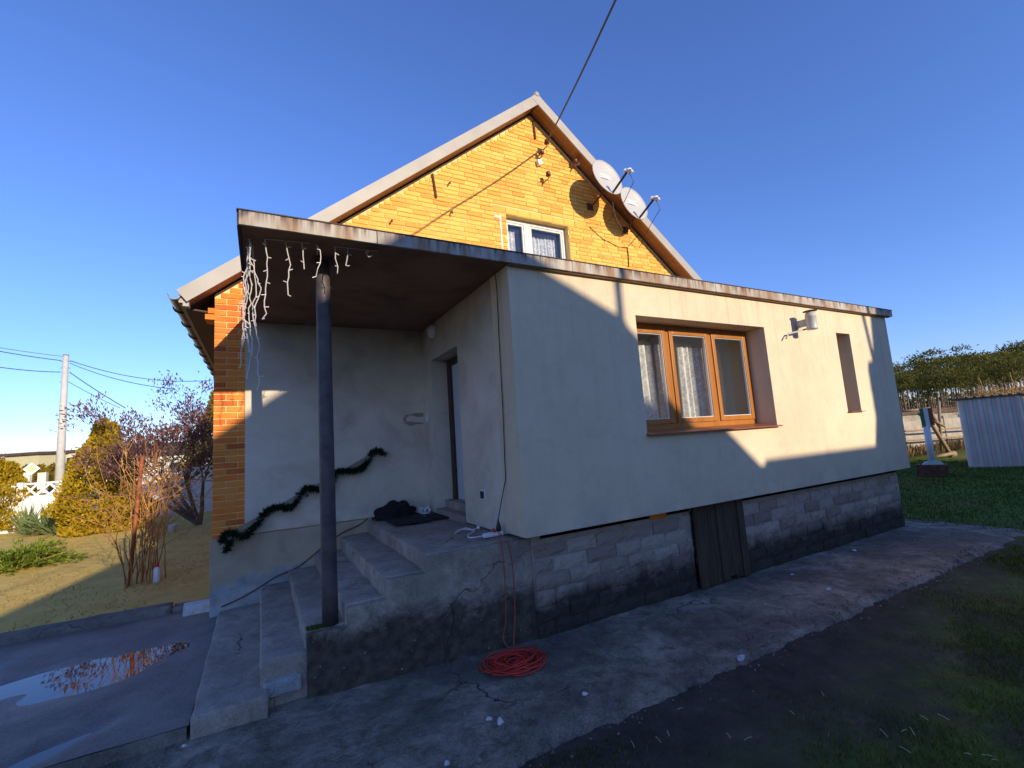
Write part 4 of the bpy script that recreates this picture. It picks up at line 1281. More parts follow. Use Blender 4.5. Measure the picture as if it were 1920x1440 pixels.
# pair of white slippers standing by the door
for k, (xx, yy, rz, lab) in enumerate(((1.985, 6.53, .5, 'left white slipper standing by the door corner'), (2.075, 6.50, -.5, 'right white slipper standing by the door corner'))):
    t = thing('slipper', lab, 'slipper', (xx, yy, .94), 'pair of white slippers')
    ca, sa = math.cos(rz), math.sin(rz)
    def W(a, b, c): return (xx + a * ca - b * sa, yy + a * sa + b * ca, .94 + c)
    m = MB(); m.v = []
    outl = [(.036 * math.cos(2 * math.pi * i / 16), .085 * math.sin(2 * math.pi * i / 16)) for i in range(16)]
    m.v = [W(a, b, .004) for a, b in outl] + [W(a, b, .022) for a, b in outl]
    m.f = [tuple(range(16))[::-1], tuple(range(16, 32))] + [(i, (i + 1) % 16, 16 + (i + 1) % 16, 16 + i) for i in range(16)]
    m.build('sole', 'whiteplastic', t)
    for yb in (-.02, .02):
        m = MB(); m.tube([W(.036 * math.cos(math.pi * i / 10), yb - .012, .02 + .065 * math.sin(math.pi * i / 10)) for i in range(11)], .011, 8); m.build('strap', 'whiteplastic', t, True)
# power strip with plugs, white lead
ps = Vector((2.02, 4.30, .945))
t = thing('power_strip', 'white power strip with plugs at the landing corner', 'power strip', ps)
o = rough_box('body', 'whiteplastic', (ps.x - .10, ps.x + .12, ps.y - .028, ps.y + .028, .942, .982), t, .03, 0, .012, 0)
m = MB(); m.lathe((ps.x + .075, ps.y, .982), [(.02, 0), (.026, .01), (.024, .05), (.012, .09), (.006, .12)], n=12); m.build('black_plug', 'black', t, True)
m = MB(); m.lathe((ps.x + .02, ps.y, .982), [(.022, 0), (.024, .012), (.018, .03), (.006, .036)], n=12); m.build('orange_plug', 'redcord', t, True)
for k in range(3):
    m = MB(); m.lathe((ps.x - .07 + .04 * k, ps.y, .9825), [(.017, 0), (.017, .003)], n=12); m.build('outlet', 'whiteplastic', t)
def spline(pts, n=8):
    pts = [Vector(p) for p in pts]; out = []
    P = [pts[0]] + pts + [pts[-1]]
    for i in range(1, len(P) - 2):
        for k in range(n):
            s_ = k / n
            a, b, c, d = P[i - 1], P[i], P[i + 1], P[i + 2]
            out.append(0.5 * ((2 * b) + (c - a) * s_ + (2 * a - 5 * b + 4 * c - d) * s_ ** 2 + (3 * b - a - 3 * c + d) * s_ ** 3))
    out.append(pts[-1]); return out
wl = [pZ(*q, .955) for q in ((917, 1002), (900, 1006), (880, 1008), (878, 1003), (889, 996), (880, 993), (862, 993), (853, 1000), (858, 997), (872, 990), (886, 993), (897, 990))]
m = MB(); m.tube(spline(wl), .006, 6)
o = m.build('white_lead', 'whiteplastic', None, True)
tag(o, 'white lead with plug snaking over the landing from the power strip', 'lead')
p = wl[-1]; m = MB(); m.lathe(p + Vector((0, 0, -.012)), [(.012, 0), (.02, .008), (.02, .024), (.01, .034)], n=12); m.build('plug', 'whiteplastic', o, True)
# black cable up the corner to the canopy
q = [Vector((ps.x + .075, ps.y, 1.09)), Vector((WAX - .012, 4.16, 1.5)), Vector((WAX - .012, 4.12, 2.2)), Vector((WAX - .012, 4.10, 3.0)), Vector((WAX - .012, 4.08, 3.4)), Vector((WAX - .03, 4.06, 3.58))]
m = MB(); m.tube(q, .005, 5); tag(m.build('corner_cable', 'cable', None, True), 'thin black cable climbing the annex corner from the power strip to the canopy', 'cable')
# red extension cord: hanging strands and coil
rng = np.random.default_rng(31)
cc = pZ(966, 1246, .012)
coil = []
N = 760
for k in range(N):
    t_ = k / N * 2 * math.pi * 19
    rr = .15 + .055 * math.sin(t_ * .37) + .03 * math.sin(t_ * 1.13) + .03 * noise.noise(Vector((t_ * .6, 2, 0)))
    ex = .075 * math.sin(t_ * .11) + .03 * noise.noise(Vector((t_ * .4, 7, 0)))
    coil.append(Vector((cc.x + (rr * 1.08) * math.cos(t_) + ex, cc.y + (rr * .88) * math.sin(t_) + .05 * math.sin(t_ * .17), .016 + .05 * abs(noise.noise(Vector((t_ * .35, 4, 1)))) + .03 * k / N)))
q1 = spline([Vector((ps.x - .02, 4.19, .962)), Vector((ps.x - .03, 4.05, .93)), Vector((ps.x - .02, 4.035, .6)), Vector((ps.x - .04, 4.03, .25)), Vector((ps.x - .08, 4.0, .06))] + [coil[0]], 6)
m = MB(); m.tube(coil, .0058, 6, True)
ec = m.build('extension_cord', 'redcord', None, True); tag(ec, 'red extension cord lying coiled on the apron and hanging from the landing', 'extension cord')
q2 = spline([Vector((ps.x + .02, 4.28, 1.012)), Vector((ps.x + .03, 4.16, .97)), Vector((ps.x + .04, 4.045, .92)), Vector((ps.x + .07, 4.035, .65)), Vector((ps.x + .06, 4.03, .3)), Vector((ps.x + .0, 3.98, .03)), Vector((cc.x + .1, cc.y + .12, .03))], 6)
m = MB(); m.tube(q2, .005, 6, True); m.build('hanging_strand', 'redstrand', ec, True)
m = MB(); m.tube(q1, .005, 6, True); m.build('hanging_strand', 'redstrand', ec, True)
# brown cable along plinth
pl = [pY(*q, D - .04) for q in ((690, 972), (672, 985), (640, 1000), (600, 1030), (560, 1062), (520, 1080), (488, 1100), (450, 1122), (415, 1138))]
m = MB(); m.tube(spline(pl, 4), .008, 6); tag(m.build('wall_cable', 'browncord', None, True), 'thin brown cable sagging along the plinth above the steps', 'cable')

# icicle string lights under the canopy
def icicle(label, pairs, drops, seed):
    rg = np.random.default_rng(seed)
    t = thing('string_lights', label, 'string lights', pairs[0], 'icicle lights under the canopy')
    m = MB(); m.tube(spline(pairs, 5), .0045, 5); m.build('lead_wire', 'stringlight', t)
    for p, L in drops:
        pts = [Vector(p)]
        n = max(3, int(L / .05))
        for k in range(n):
            pts.append(pts[-1] + Vector((rg.normal(0, .011), rg.normal(0, .008), -L / n)))
        m = MB(); m.tube(pts, .0042, 5)
        for k in range(1, len(pts), 2):
            d = Vector((rg.choice([-1, 1]) * rg.uniform(.015, .035), rg.normal(0, .01), rg.uniform(-.015, .02)))
            m.tube([pts[k], pts[k] + d], .0045, 5)
        m.build('icicle', 'stringlight', t)
zc_ = 3.595
A = lambda x, y: pZ(x, y, zc_)
icicle('string of icicle lights on the canopy left of the post', [A(497, 448), A(540, 452), A(582, 456)], [(A(497, 448), .66), (A(536, 452), .46), (A(566, 456), .22)], 1)
icicle('string of icicle lights on the canopy right of the post', [A(625, 462), A(650, 465), A(680, 468), A(708, 471)], [(A(628, 462), .24), (A(652, 466), .15), (A(690, 470), .06)], 2)
icicle('short icicle light hanging right beside the post top', [A(594, 458), A(596, 470), A(594, 478)], [(A(594, 458), .28)], 3)
rg = np.random.default_rng(9)
t = thing('string_lights', 'tangled bundle of string lights hanging down at the canopy corner', 'string lights', A(466, 446), 'icicle lights under the canopy')
for k in range(6):
    pts = [A(470 + rg.normal(0, 3), 447 + 3 * k)]
    L = .75 + .09 * k
    for q in range(22):
        pts.append(pts[-1] + Vector((rg.normal(0, .009) - .0005 * q / 6, rg.normal(0, .008), -L / 22)))
    m = MB(); m.tube(spline(pts, 2), .004, 5)
    for q in range(2, 22, 3): m.tube([pts[q], pts[q] + Vector((rg.normal(0, .025), 0, rg.normal(0, .015)))], .0045, 5)
    m.build('strand', 'stringlight', t)

# ================================================================== GARDEN (left)
def foliage_cone(name, label, cat, base, height, radius, n, mat, seed, L=.12, W=.035, group=None, top=0.12, stem=True):
    rg = np.random.default_rng(seed)
    t = thing(name, label, cat, base, group)
    z = rg.uniform(0, 1, n) ** 1.25
    th = rg.uniform(0, 2 * math.pi, n)
    lump = np.array([0.75 + 0.55 * noise.noise(Vector((math.cos(a) * 1.6, math.sin(a) * 1.6, zz * 5 + seed))) for a, zz in zip(th, z)])
    prof = radius * (np.minimum(1, (1 - z) * 1.12 + top * (z < .97)) * (0.8 + .2 * np.minimum(1, z * 8)))
    rr = prof * np.clip(lump + .25, .5, 1.25) * np.sqrt(rg.uniform(.45, 1, n))
    P = np.stack([base[0] + rr * np.cos(th), base[1] + rr * np.sin(th), base[2] + z * height * .97 + .02], 1)
    dv = np.stack([np.cos(th) * .6, np.sin(th) * .6, np.full(n, .9)], 1)
    cards(P, dv, L, W, rg, .35, 'crown', mat, t)
    m = MB(); m.tube([Vector(base), Vector(base) + Vector((0, 0, height * .8))], [radius * .09, .015], 7); m.build('trunk', 'bark', t)
    return t
G = 0.04
tb = pZ(188, 998, G)
foliage_cone('thuja', 'golden green conical thuja in front of the white fence', 'thuja', (tb.x, tb.y, G), 3.35, 1.18, 15000, 'thuja', 4)
tb2 = Vector((-7.9, 20.6, G)); tb2 = pZ(-8, 1000, G)
foliage_cone('thuja', 'golden bushy thuja cut off by the left edge of the photo', 'thuja', (tb2.x, tb2.y, G), 2.35, 0.95, 9000, 'thuja', 9, top=.3)
# yucca
yb = pZ(85, 1003, G)
yu = thing('yucca', 'spiky green yucca clump in front of the thuja', 'yucca', (yb.x, yb.y, G))
rg = np.random.default_rng(14)
for c in range(5):
    cx_, cy_ = yb.x + rg.normal(0, .5), yb.y + rg.normal(0, .4)
    for k in range(42):
        a = rg.uniform(0, 2 * math.pi); el = rg.uniform(.25, 1.45)
        L = rg.uniform(.7, 1.2); wdt = rg.uniform(.022, .036)
        d = Vector((math.cos(a) * math.cos(el), math.sin(a) * math.cos(el), math.sin(el)))
        s_ = d.cross(Vector((0, 0, 1))).normalized()
        p0 = Vector((cx_, cy_, G)); p1 = p0 + d * L * .55; p2 = p0 + d * L + Vector((0, 0, -.10 * math.cos(el)))
        m = MB(); up_ = s_.cross(d) * .008
        m.v = [tuple(q) for q in (p0 - s_ * wdt * .6, p0 + s_ * wdt * .6, p1 + s_ * wdt + up_, p1 - s_ * wdt + up_, p2, p1 - up_, p0 - up_)]
        m.f = [(0, 6, 5, 3), (6, 1, 2, 5), (3, 5, 4), (5, 2, 4)]
        if c == 0 and k == 0: acc = MB()
        i = len(acc.v); acc.v += m.v; acc.f += [tuple(i + z for z in q) for q in m.f]
acc.build('leaves', 'yucca', yu)
m = MB(); m.tube([(yb.x, yb.y, G - .02), (yb.x, yb.y, G + .12)], .09, 8); m.build('crown_base', 'bark', yu)
# juniper
jb = pZ(25, 1068, G)
ju = thing('juniper', 'low spreading green juniper at the left edge of the garden', 'juniper', (jb.x, jb.y, G))
rg = np.random.default_rng(15)
P, Dv = [], []
for k in range(120):
    a = rg.uniform(0, 2 * math.pi); L = rg.uniform(.5, 1.15); el = rg.uniform(.15, .85)
    d = np.array([math.cos(a) * math.cos(el), math.sin(a) * math.cos(el), math.sin(el)])
    for q in range(60):
        t_ = rg.uniform(.2, 1)
        P.append(np.array([jb.x, jb.y, G + .05]) + d * L * t_ + np.array([0, 0, -.35 * (L * t_) ** 2]) + rg.normal(0, .05 * (1.3 - t_), 3)); Dv.append(d + np.array([0, 0, .1]))
P = np.array(P); P[:, 2] = np.maximum(P[:, 2], G + .02)
cards(P, Dv, .10, .012, rg, .45, 'sprays', 'juniper', ju)
m = MB(); m.tube([(jb.x, jb.y, G - .02), (jb.x, jb.y, G + .25)], .05, 7); m.build('stem', 'bark', ju)

def skeleton(name, mat, parent, segs, n=6, minr=.003):
    m = MB()
    for pts, rad, lv in segs: m.tube(pts, [max(minr, r) for r in rad], n if lv > 1 else 4, False)
    return m.build(name, mat, parent, True, recalc=False)
# purple seed-headed tree behind
tbase = pZ(374, 984, G)
pt_ = thing('bare_tree', 'bare branching tree with purple brown seed heads by the fence', 'tree', (tbase.x, tbase.y, G))
rg = np.random.default_rng(42)
allseg, alltips = [], []
for d0, L in (((-.35, 0, 1), 1.35), ((-.75, .1, .9), 1.35), ((.05, .1, 1), 1.25), ((-1.15, -.1, .75), 1.3), ((-.55, .4, 1), 1.3)):
    s_, tp = branches((tbase.x, tbase.y, G), d0, L, .075, 5, rg, (2, 3), .46, .09, .73, 3, .10)
    allseg += s_; alltips += tp
skeleton('trunk', 'bark', pt_, allseg)
P, Dv = [], []
for p, d in alltips:
    if p.z < 1.7 or p.x < tbase.x - 3.0: continue
    for q in range(15):
        P.append(tuple(p + Vector(rg.normal(0, .11, 3)))); Dv.append(tuple(d + Vector((0, 0, .4))))
cards(P, Dv, .11, .02, rg, .45, 'crown', 'purple', pt_)
# climbing rose on a rusty pipe
rb_ = pZ(241, 1100, G)
rp = thing('pipe_post', 'rust red pipe post with a small cap among the rose canes', 'post', (rb_.x, rb_.y, G))
rt = Vector((rb_.x + .13, rb_.y - .05, 2.02))
m = MB(); m.tube([(rb_.x, rb_.y, G - .05), tuple(rt)], .028, 10); m.build('pipe', 'rustpipe', rp, True)
m = MB(); m.obox(rt, (.10, 0, 0), (0, .015, 0), (0, 0, .012)); m.build('cross_bar', 'iron', rp)
rs = thing('climbing_rose', 'leafless climbing rose with tangled orange brown canes on the pipe post', 'rose bush', (rb_.x + .1, rb_.y, G))
rg = np.random.default_rng(52)
segs = []
for k in range(26):
    a = rg.uniform(0, 2 * math.pi); r_ = rg.uniform(.05, .32)
    b0 = Vector((rb_.x + .18 + r_ * math.cos(a), rb_.y + .1 + r_ * math.sin(a), G))
    s_, tp = branches(b0, (rg.normal(.02, .1), rg.normal(0, .1), 1), rg.uniform(.6, 1.0), .011, 2, rg, (1, 3), .5, .12, .8, 4, .12)
    segs += s_
# arching shoots towards the top right
for k in range(16):
    b0 = Vector((rb_.x + .2, rb_.y + .1, rg.uniform(1.0, 1.6)))
    s_, tp = branches(b0, (rg.uniform(-.3, 1), rg.normal(0, .5), rg.uniform(.0, .7)), rg.uniform(.3, .55), .007, 2, rg, (2, 3), .6, -.05, .75, 4, .16)
    segs += s_
skeleton('canes', 'rosecane', rs, segs, 5, .0035)
# twiggy shrub filling between thuja and tree
sb = pZ(285, 1010, G)
sh = thing('twiggy_shrub', 'orange twigged bare shrub between the thuja and the tree', 'shrub', (sb.x, sb.y, G))
rg = np.random.default_rng(61)
segs, tips = [], []
for k in range(7):
    s_, tp = branches((sb.x + rg.normal(0, .25), sb.y + rg.normal(0, .2), G), (rg.normal(0, .4), rg.normal(0, .35), 1), rg.uniform(.7, 1.1), .02, 3, rg, (2, 3), .5, .1, .72, 3, .12)
    segs += s_; tips += tp
skeleton('twigs', 'twig', sh, segs, 5, .005)
P = [tuple(p + Vector(rg.normal(0, .07, 3))) for p, d in tips for q in range(3)]; Dv = [tuple(d) for p, d in tips for q in range(3)]
cards(P, Dv, .08, .014, rg, .5, 'dry_leaves', 'brushleaf', sh)
# dry grass tufts and weeds on the garden soil
rg = np.random.default_rng(71)
n = 9000
gxs = rg.uniform(-9, -.8, n); gys = 7.6 + 13 * rg.uniform(0, 1, n) ** 1.3
keep = np.array([noise.noise(Vector((a * .8, b * .8, 3))) > -.05 for a, b in zip(gxs, gys)])
gxs, gys = gxs[keep], gys[keep]
P = np.stack([gxs, gys, np.full(len(gxs), .05)], 1)
stuff(cards(P, np.tile([0, 0, .7], (len(P), 1)), .07, .005, rg, .6, 'dry_grass', 'drygrass'))
bpy.data.objects['dry_grass']['label'] = 'sparse dry grass and weeds on the garden soil'
bpy.data.objects['dry_grass']['category'] = 'dry grass'
# white bottle with red cap, white bucket
bb = pZ(294, 1092, .045)
t = thing('spray_bottle', 'white plastic bottle with red cap standing in the garden shade', 'bottle', bb)
m = MB(); m.lathe(bb, [(.045, 0), (.05, .01), (.05, .19), (.045, .21), (.022, .235), (.022, .25)], n=18); m.build('body', 'whiteplastic', t, True)
m = MB(); m.lathe(bb + Vector((0, 0, .242)), [(.026, 0), (.026, .045), (.015, .055), (.012, .07)], n=14); m.build('cap', 'redcap', t, True)
bk = pZ(323, 999, .045)
t = thing('bucket', 'small white bucket beyond the rose bush', 'bucket', bk)
m = MB(); m.lathe(bk, [(.085, 0), (.105, .20), (.112, .205), (.112, .22), (.1, .222), (.09, .19)], n=20); m.build('pail', 'whiteplastic', t, True)
m = MB(); m.tube([bk + Vector((.11 * math.cos(math.pi * k / 10), -.04 * math.sin(math.pi * k / 10), .2 - .11 * math.sin(math.pi * k / 10))) for k in range(11)], .004, 5); m.build('handle', 'cable', t)

# white concrete fence
FYW = 21.3
def fence_panel(x0, hgt, k):
    t = thing('fence_panel', FL[k], 'fence', (x0 + 1, FYW, 0), 'white concrete fence panels')
    lat = hgt - .42
    m = MB(); m.box(x0 + .08, x0 + 1.96, FYW, FYW + .05, G - .1, lat); m.box(x0 + .08, x0 + 1.96, FYW, FYW + .05, hgt - .06, hgt); m.build('board', 'fencewhite', t)
    zc0 = (lat + hgt - .06) / 2; hh = (hgt - .06 - lat) / 2
    nx = 6; st = 1.88 / nx
    for i in range(nx):
        for s_ in (-1, 1):
            m = MB()
            a = Vector((x0 + .08 + i * st, FYW + .025, lat if s_ > 0 else hgt - .06)); b_ = Vector((x0 + .08 + (i + 1) * st, FYW + .025, hgt - .06 if s_ > 0 else lat))
            dv = (b_ - a); nn = Vector((-dv.z, 0, dv.x)).normalized()
            m.obox((a + b_) / 2, dv * .5, (0, .02 if s_ > 0 else .018, 0), nn * .032); m.build('lattice_bar', 'fencewhite', t)
    m = MB(); m.box(x0 - .075, x0 + .075, FYW - .05, FYW + .1, G - .1, hgt + .03); m.build('fence_post', 'fencewhite', t)
fx = -11.0
FL = ['white lattice topped fence panel farthest left, behind the edge thuja', 'white lattice topped fence panel behind the yucca', 'white lattice topped fence panel left of the conical thuja', 'white lattice topped fence panel hidden behind the conical thuja', 'white lattice topped fence panel behind the twiggy shrub', 'white lattice topped fence panel in the shade beside the house corner']
for k in range(6):
    fence_panel(fx + 2.05 * k, [1.50, 1.53, 1.58, 1.66, 1.72, 1.76][k], k)

# pine / conifer behind, at the house corner
cb = Vector((-1.0, 24.5, 0))
cb = pD(384, 900, 19.0); cb.z = 0
foliage_cone('conifer', 'dark green conifer behind the fence next to the house corner', 'conifer', (cb.x + .5, cb.y, 0), 5.0, 1.45, 11000, 'pine', 23, .18, .045)
# utility pole
ub = pD(112, 890, 27.0); ub.z = 0
utop = pD(122, 660, 27.0)
up_ = thing('utility_pole', 'tall pale concrete utility pole behind the white fence', 'utility pole', ub)
uz = utop.z
m = MB(); m.tube([(ub.x, ub.y, -.1), (ub.x, ub.y, uz)], [.23, .135], 16); m.build('shaft', 'concretepole', up_, True)
m = MB()
for zz in (.35, .75, 1.6):
    m.tube([(ub.x - .22, ub.y, uz - zz), (ub.x + .22, ub.y, uz - zz)], .02, 6)
m.build('crossarm', 'iron', up_)
m = MB(); m.lathe((ub.x, ub.y, uz), [(.14, 0), (.14, .05), (.02, .07)], n=14); m.build('cap', 'iron', up_)
def wire(name, label, a, b, sag, r=.022, n=24):
    pts = [a + (b - a) * (k / n) + Vector((0, 0, -sag * 4 * (k / n) * (1 - k / n))) for k in range(n + 1)]
    m = MB(); m.tube(pts, r, 5); tag(m.build(name, 'cable', None, True), label, 'wire', 'wires on the utility pole')
tp = lambda dx, dz: Vector((ub.x + dx, ub.y, uz - dz))
wire('power_line', 'upper black wire leaving the utility pole to the left', tp(-.2, .3), pD(-160, 625, 22), .12)
wire('power_line', 'lower black wire leaving the utility pole to the left', tp(-.2, 1.0), pD(-160, 655, 22), .25)
wire('power_line', 'topmost thin wire leaving the utility pole to the left', tp(-.1, .05), pD(-160, 622, 22), .1, .014)
wire('power_line', 'black wire sagging from the pole to the right behind the tree', tp(.2, .3), pD(470, 700, 34), .9)
wire('power_line', 'second black wire sagging to the right just below the first', tp(.2, .45), pD(330, 730, 24), .25, .018)
wire('power_line', 'steep black wire running down from the pole towards the garden tree', tp(.2, 1.0), pD(235, 765, 24), .05)
wire('power_line', 'lowest thin wire running down from the pole to the right', tp(.2, 1.6), pD(225, 765, 24), .05, .015)
# priority road sign
sp = pD(59, 879, 36); sg = thing('road_sign', 'small pale diamond road sign on a thin post beyond the fence', 'road sign', (sp.x, sp.y, 0))
m = MB(); m.tube([(sp.x, sp.y + .03, 0), (sp.x, sp.y + .03, sp.z + .3)], .035, 8); m.build('post', 'concretepole', sg)
nn = Vector((-sp.x, -sp.y, 0)).normalized(); ee = Vector((nn.y, -nn.x, 0))
m = MB(); m.obox(sp, (ee + Vector((0, 0, 1))) * .24, (ee * -1 + Vector((0, 0, 1))) * .24, nn * .008); m.build('plate', 'white', sg)
m = MB(); m.obox(sp + nn * .012, (ee + Vector((0, 0, 1))) * .16, (ee * -1 + Vector((0, 0, 1))) * .16, nn * .004); m.build('yellow_field', 'yellowhouse', sg)
# far roadside fence, hedge and houses
for k, xx in enumerate((28, 50, 80)):
    p = pD(xx, 905, 44); t = pD(xx, 886, 44)
    m = MB(); m.box(p.x - .3, p.x + .3, p.y - .3, p.y + .3, 0, t.z); o = m.build('gate_pillar', 'whitehouse'); tag(o, ['leftmost pale gate pillar across the road', 'middle pale gate pillar across the road', 'right pale gate pillar across the road'][k], 'pillar', 'gate pillars across the road')
for k, (xa, xb_) in enumerate(((29, 49), (51, 79))):
    a = pD(xa, 900, 44); b_ = pD(xb_, 900, 44)
    t = thing('metal_gate', ['left dark metal gate panel across the road', 'right dark metal gate panel across the road'][k], 'gate', ((a.x + b_.x) / 2, (a.y + b_.y) / 2, 0), 'gates across the road')
    n_ = 12
    for q in range(n_):
        p = a + (b_ - a) * ((q + .5) / n_)
        m = MB(); m.box(p.x - .06, p.x + .06, p.y - .03, p.y + .03, .1, 1.25); m.build('bar', 'iron', t)
    m = MB()
    for zz in (.2, 1.2): m.tube([(a.x, a.y, zz), (b_.x, b_.y, zz)], .05, 5)
    m.build('rail', 'iron', t)
for k in range(16):
    p = pD(14 + k * 8.6 + (k % 3) * 1.5, 880, 52); hh = 2.4 + .5 * math.sin(k * 2.1)
    foliage_cone('hedge_thuja', 'golden thuja in the hedge across the road', 'thuja', (p.x, p.y, 0), hh, .55, 420, 'hedge', 100 + k, .35, .12, 'hedge thujas across the road', .3)
def far_house(name, label, px0, px1, ptop, depth, mat, dep=9, lintel=0.35):
    a = pD(px0, ptop, depth); b_ = pD(px1, ptop, depth)
    t = thing(name, label, 'house', ((a.x + b_.x) / 2, (a.y + b_.y) / 2 + dep / 2, 0))
    d = Vector((b_.x - a.x, b_.y - a.y, 0)); L = d.length; d.normalize(); nrm = Vector((-d.y, d.x, 0))
    c = (Vector((a.x, a.y, 0)) + Vector((b_.x, b_.y, 0))) / 2 + nrm * dep / 2
    m = MB(); m.obox(c + Vector((0, 0, a.z / 2)), d * L / 2, nrm * dep / 2, (0, 0, a.z / 2)); m.build('wall', mat, t)
    m = MB(); m.obox(c + Vector((0, 0, a.z + lintel / 2 + .005)), d * (L / 2 + .4), nrm * (dep / 2 + .4), (0, 0, lintel / 2)); m.build('roof', 'darkroof', t)
    return t, a, d, nrm
t, a, d, nrm = far_house('flat_roofed_house', 'yellow flat roofed house behind the hedge across the road', 10, 73, 856, 62, 'yellowhouse')
t, a, d, nrm = far_house('flat_roofed_house', 'white flat roofed house right of the yellow one', 82, 150, 852, 66, 'whitehouse')
for k in range(3):
    c = a + d * (2.0 + 1.6 * k) - nrm * .03 + Vector((0, 0, -1.2))
    m = MB(); m.obox(c, d * .5, nrm * .02, (0, 0, .6)); wv = m.build('window', 'oldwhite', t)
    m = MB(); m.obox(c - nrm * .03, d * .42, nrm * .006, (0, 0, .5)); m.build('pane', 'darkglass', wv)
# house beyond the fence with a brownish roof, seen through the branches
hb_ = pD(265, 850, 48)
t = thing('gabled_house', 'white house with brown pitched roof seen through the shrub branches', 'house', (hb_.x, hb_.y + 5, 0))
m = MB(); m.box(hb_.x - 5, hb_.x + 5, hb_.y, hb_.y + 8, 0, 2.9); m.build('wall', 'whitehouse', t)
m = MB(); m.v = [(hb_.x - 5.4, hb_.y - .4, 2.9), (hb_.x + 5.4, hb_.y - .4, 2.9), (hb_.x + 5.4, hb_.y + 8.4, 2.9), (hb_.x - 5.4, hb_.y + 8.4, 2.9), (hb_.x - 3, hb_.y + 4, 4.4), (hb_.x + 3, hb_.y + 4, 4.4)]
m.f = [(3, 2, 1, 0), (0, 1, 5, 4), (1, 2, 5), (2, 3, 4, 5), (3, 0, 4)]; m.build('roof', 'darkroof', t)
for k in (-3, 0, 3):
    m = MB(); m.box(hb_.x + k - .6, hb_.x + k + .6, hb_.y - .04, hb_.y + .02, 1.0, 2.2); wv = m.build('window', 'oldwhite', t)
    m = MB(); m.box(hb_.x + k - .5, hb_.x + k + .5, hb_.y - .06, hb_.y - .045, 1.1, 2.1); m.build('pane', 'darkglass', wv)
# far treeline on the left horizon
rg = np.random.default_rng(88)
for k in range(9):
    p = pD(-30 + k * 9 + rg.normal(0, 3), 880, 150); p.z = 0
    t = thing('far_tree', 'small bare tree on the far left horizon', 'tree', p, 'far trees on the left horizon')
    hh = 7 + rg.uniform(0, 3) - (3 if k > 4 else 0)
    n = 220; z = rg.uniform(.3, 1, n); th = rg.uniform(0, 6.28, n); rr = 2.6 * np.sin(np.clip((z - .25) / .8, 0, 1) * 3.1) * np.sqrt(rg.uniform(0, 1, n))
    P = np.stack([p.x + rr * np.cos(th), p.y + rr * np.sin(th), z * hh], 1)
    cards(P, np.stack([np.cos(th), np.sin(th), np.ones(n)], 1), 1.1, .14, rg, .4, 'crown', 'brushleaf', t)
    m = MB(); m.tube([(p.x, p.y, 0), (p.x, p.y, hh * .6)], [.2, .06], 6); m.build('trunk', 'bark', t)

# ================================================================== RIGHT SIDE
# metal shed
def corrugated(name, mat, parent, a, b_, z0, z1a, z1b, pitch=.2, amp=.022):
    d = Vector((b_.x - a.x, b_.y - a.y, 0)); L = d.length; d.normalize(); nrm = Vector((d.y, -d.x, 0))
    n = int(L / pitch) * 4
    v, f = [], []
    for i in range(n + 1):
        t_ = i / n; k = i % 4
        o_ = amp if k in (1, 2) else 0
        p = Vector((a.x, a.y, 0)) + d * (L * (t_ + (0.004 if k == 1 else 0))) + nrm * o_
        v += [(p.x, p.y, z0), (p.x, p.y, z1a + (z1b - z1a) * t_)]
    for i in range(n): f.append((2 * i, 2 * i + 2, 2 * i + 3, 2 * i + 1))
    me = bpy.data.meshes.new(name); me.from_pydata(v, [], f); me.materials.append(MAT[mat])
    o = put(name, me, parent); sd = o.modifiers.new('s', 'SOLIDIFY'); sd.thickness = .006
    return o
sa, sb_ = Vector((20.67, 6.58, 0)), Vector((22.35, 3.5, 0))
shed = thing('metal_shed', 'grey corrugated metal shed at the right edge of the lawn', 'shed', (22.6, 5.8, 0))
dv = (sb_ - sa).normalized(); nv = Vector((-dv.y, dv.x, 0))
if nv.x < 0: nv = -nv
sm = sa + (sb_ - sa) * .44
corrugated('wall_sheet', 'shedmetal', shed, sa, sm, -.03, 2.20, 2.24, .21, .05)
corrugated('door_sheet', 'shedmetal', shed, sm - nv * .04 + dv * .02, sb_ - nv * .04, -.0, 2.12, 2.16, .21, .05)
corrugated('side_sheet', 'shedmetal', shed, sa + Vector((.97, .235, 0)) * 2.5, sa, -.03, 2.05, 2.2, .21, .03)
m = MB(); c_ = (sa + sb_) / 2 + nv * 1.15 + Vector((0, 0, 2.265)); m.obox(c_ + dv * .12, (sb_ - sa) * .515, Vector((.97, .235, 0)) * 1.3, (0, 0, .02)); ro = m.build('shed_roof', 'shedroof', shed)
for i in range(17):
    p = sa + (sb_ - sa) * ((i + .5) / 17) - nv * .12 + dv * .1 + Vector((0, 0, 2.29)); m = MB(); m.tube([p, p + Vector((.97, .235, 0)) * 2.5], .04, 6); m.build('ridge', 'shedroof', ro)
# brick planter with pale dome and striped post
pl_ = thing('brick_planter', 'low dark brick planter box on the lawn beside the annex', 'planter', (17.7, 6.55, 0))
pa = Vector((17.45, 6.75, 0)); pdv = Vector((.33, -.94, 0)).normalized(); pnv = Vector((.94, .33, 0))
for ci in range(4):
    for i in range(4):
        for sd_, off in ((0, 0), (1, .55)):
            c = pa + pdv * (.09 + i * .165 + (.05 if ci % 2 else 0) - .02) + pnv * (off + .05) + Vector((0, 0, .04 + ci * .085))
            m = MB(); m.obox(c, pdv * .078, pnv * .05, (0, 0, .038)); m.build('brick', 'planterbrick', pl_)
    for off in (0.0, .62):
        for i in range(2):
            c = pa + pdv * (off + .02) + pnv * (.2 + i * .23) + Vector((0, 0, .04 + ci * .085))
            m = MB(); m.obox(c, pdv * .045, pnv * .11, (0, 0, .038)); m.build('brick', 'planterbrick', pl_)
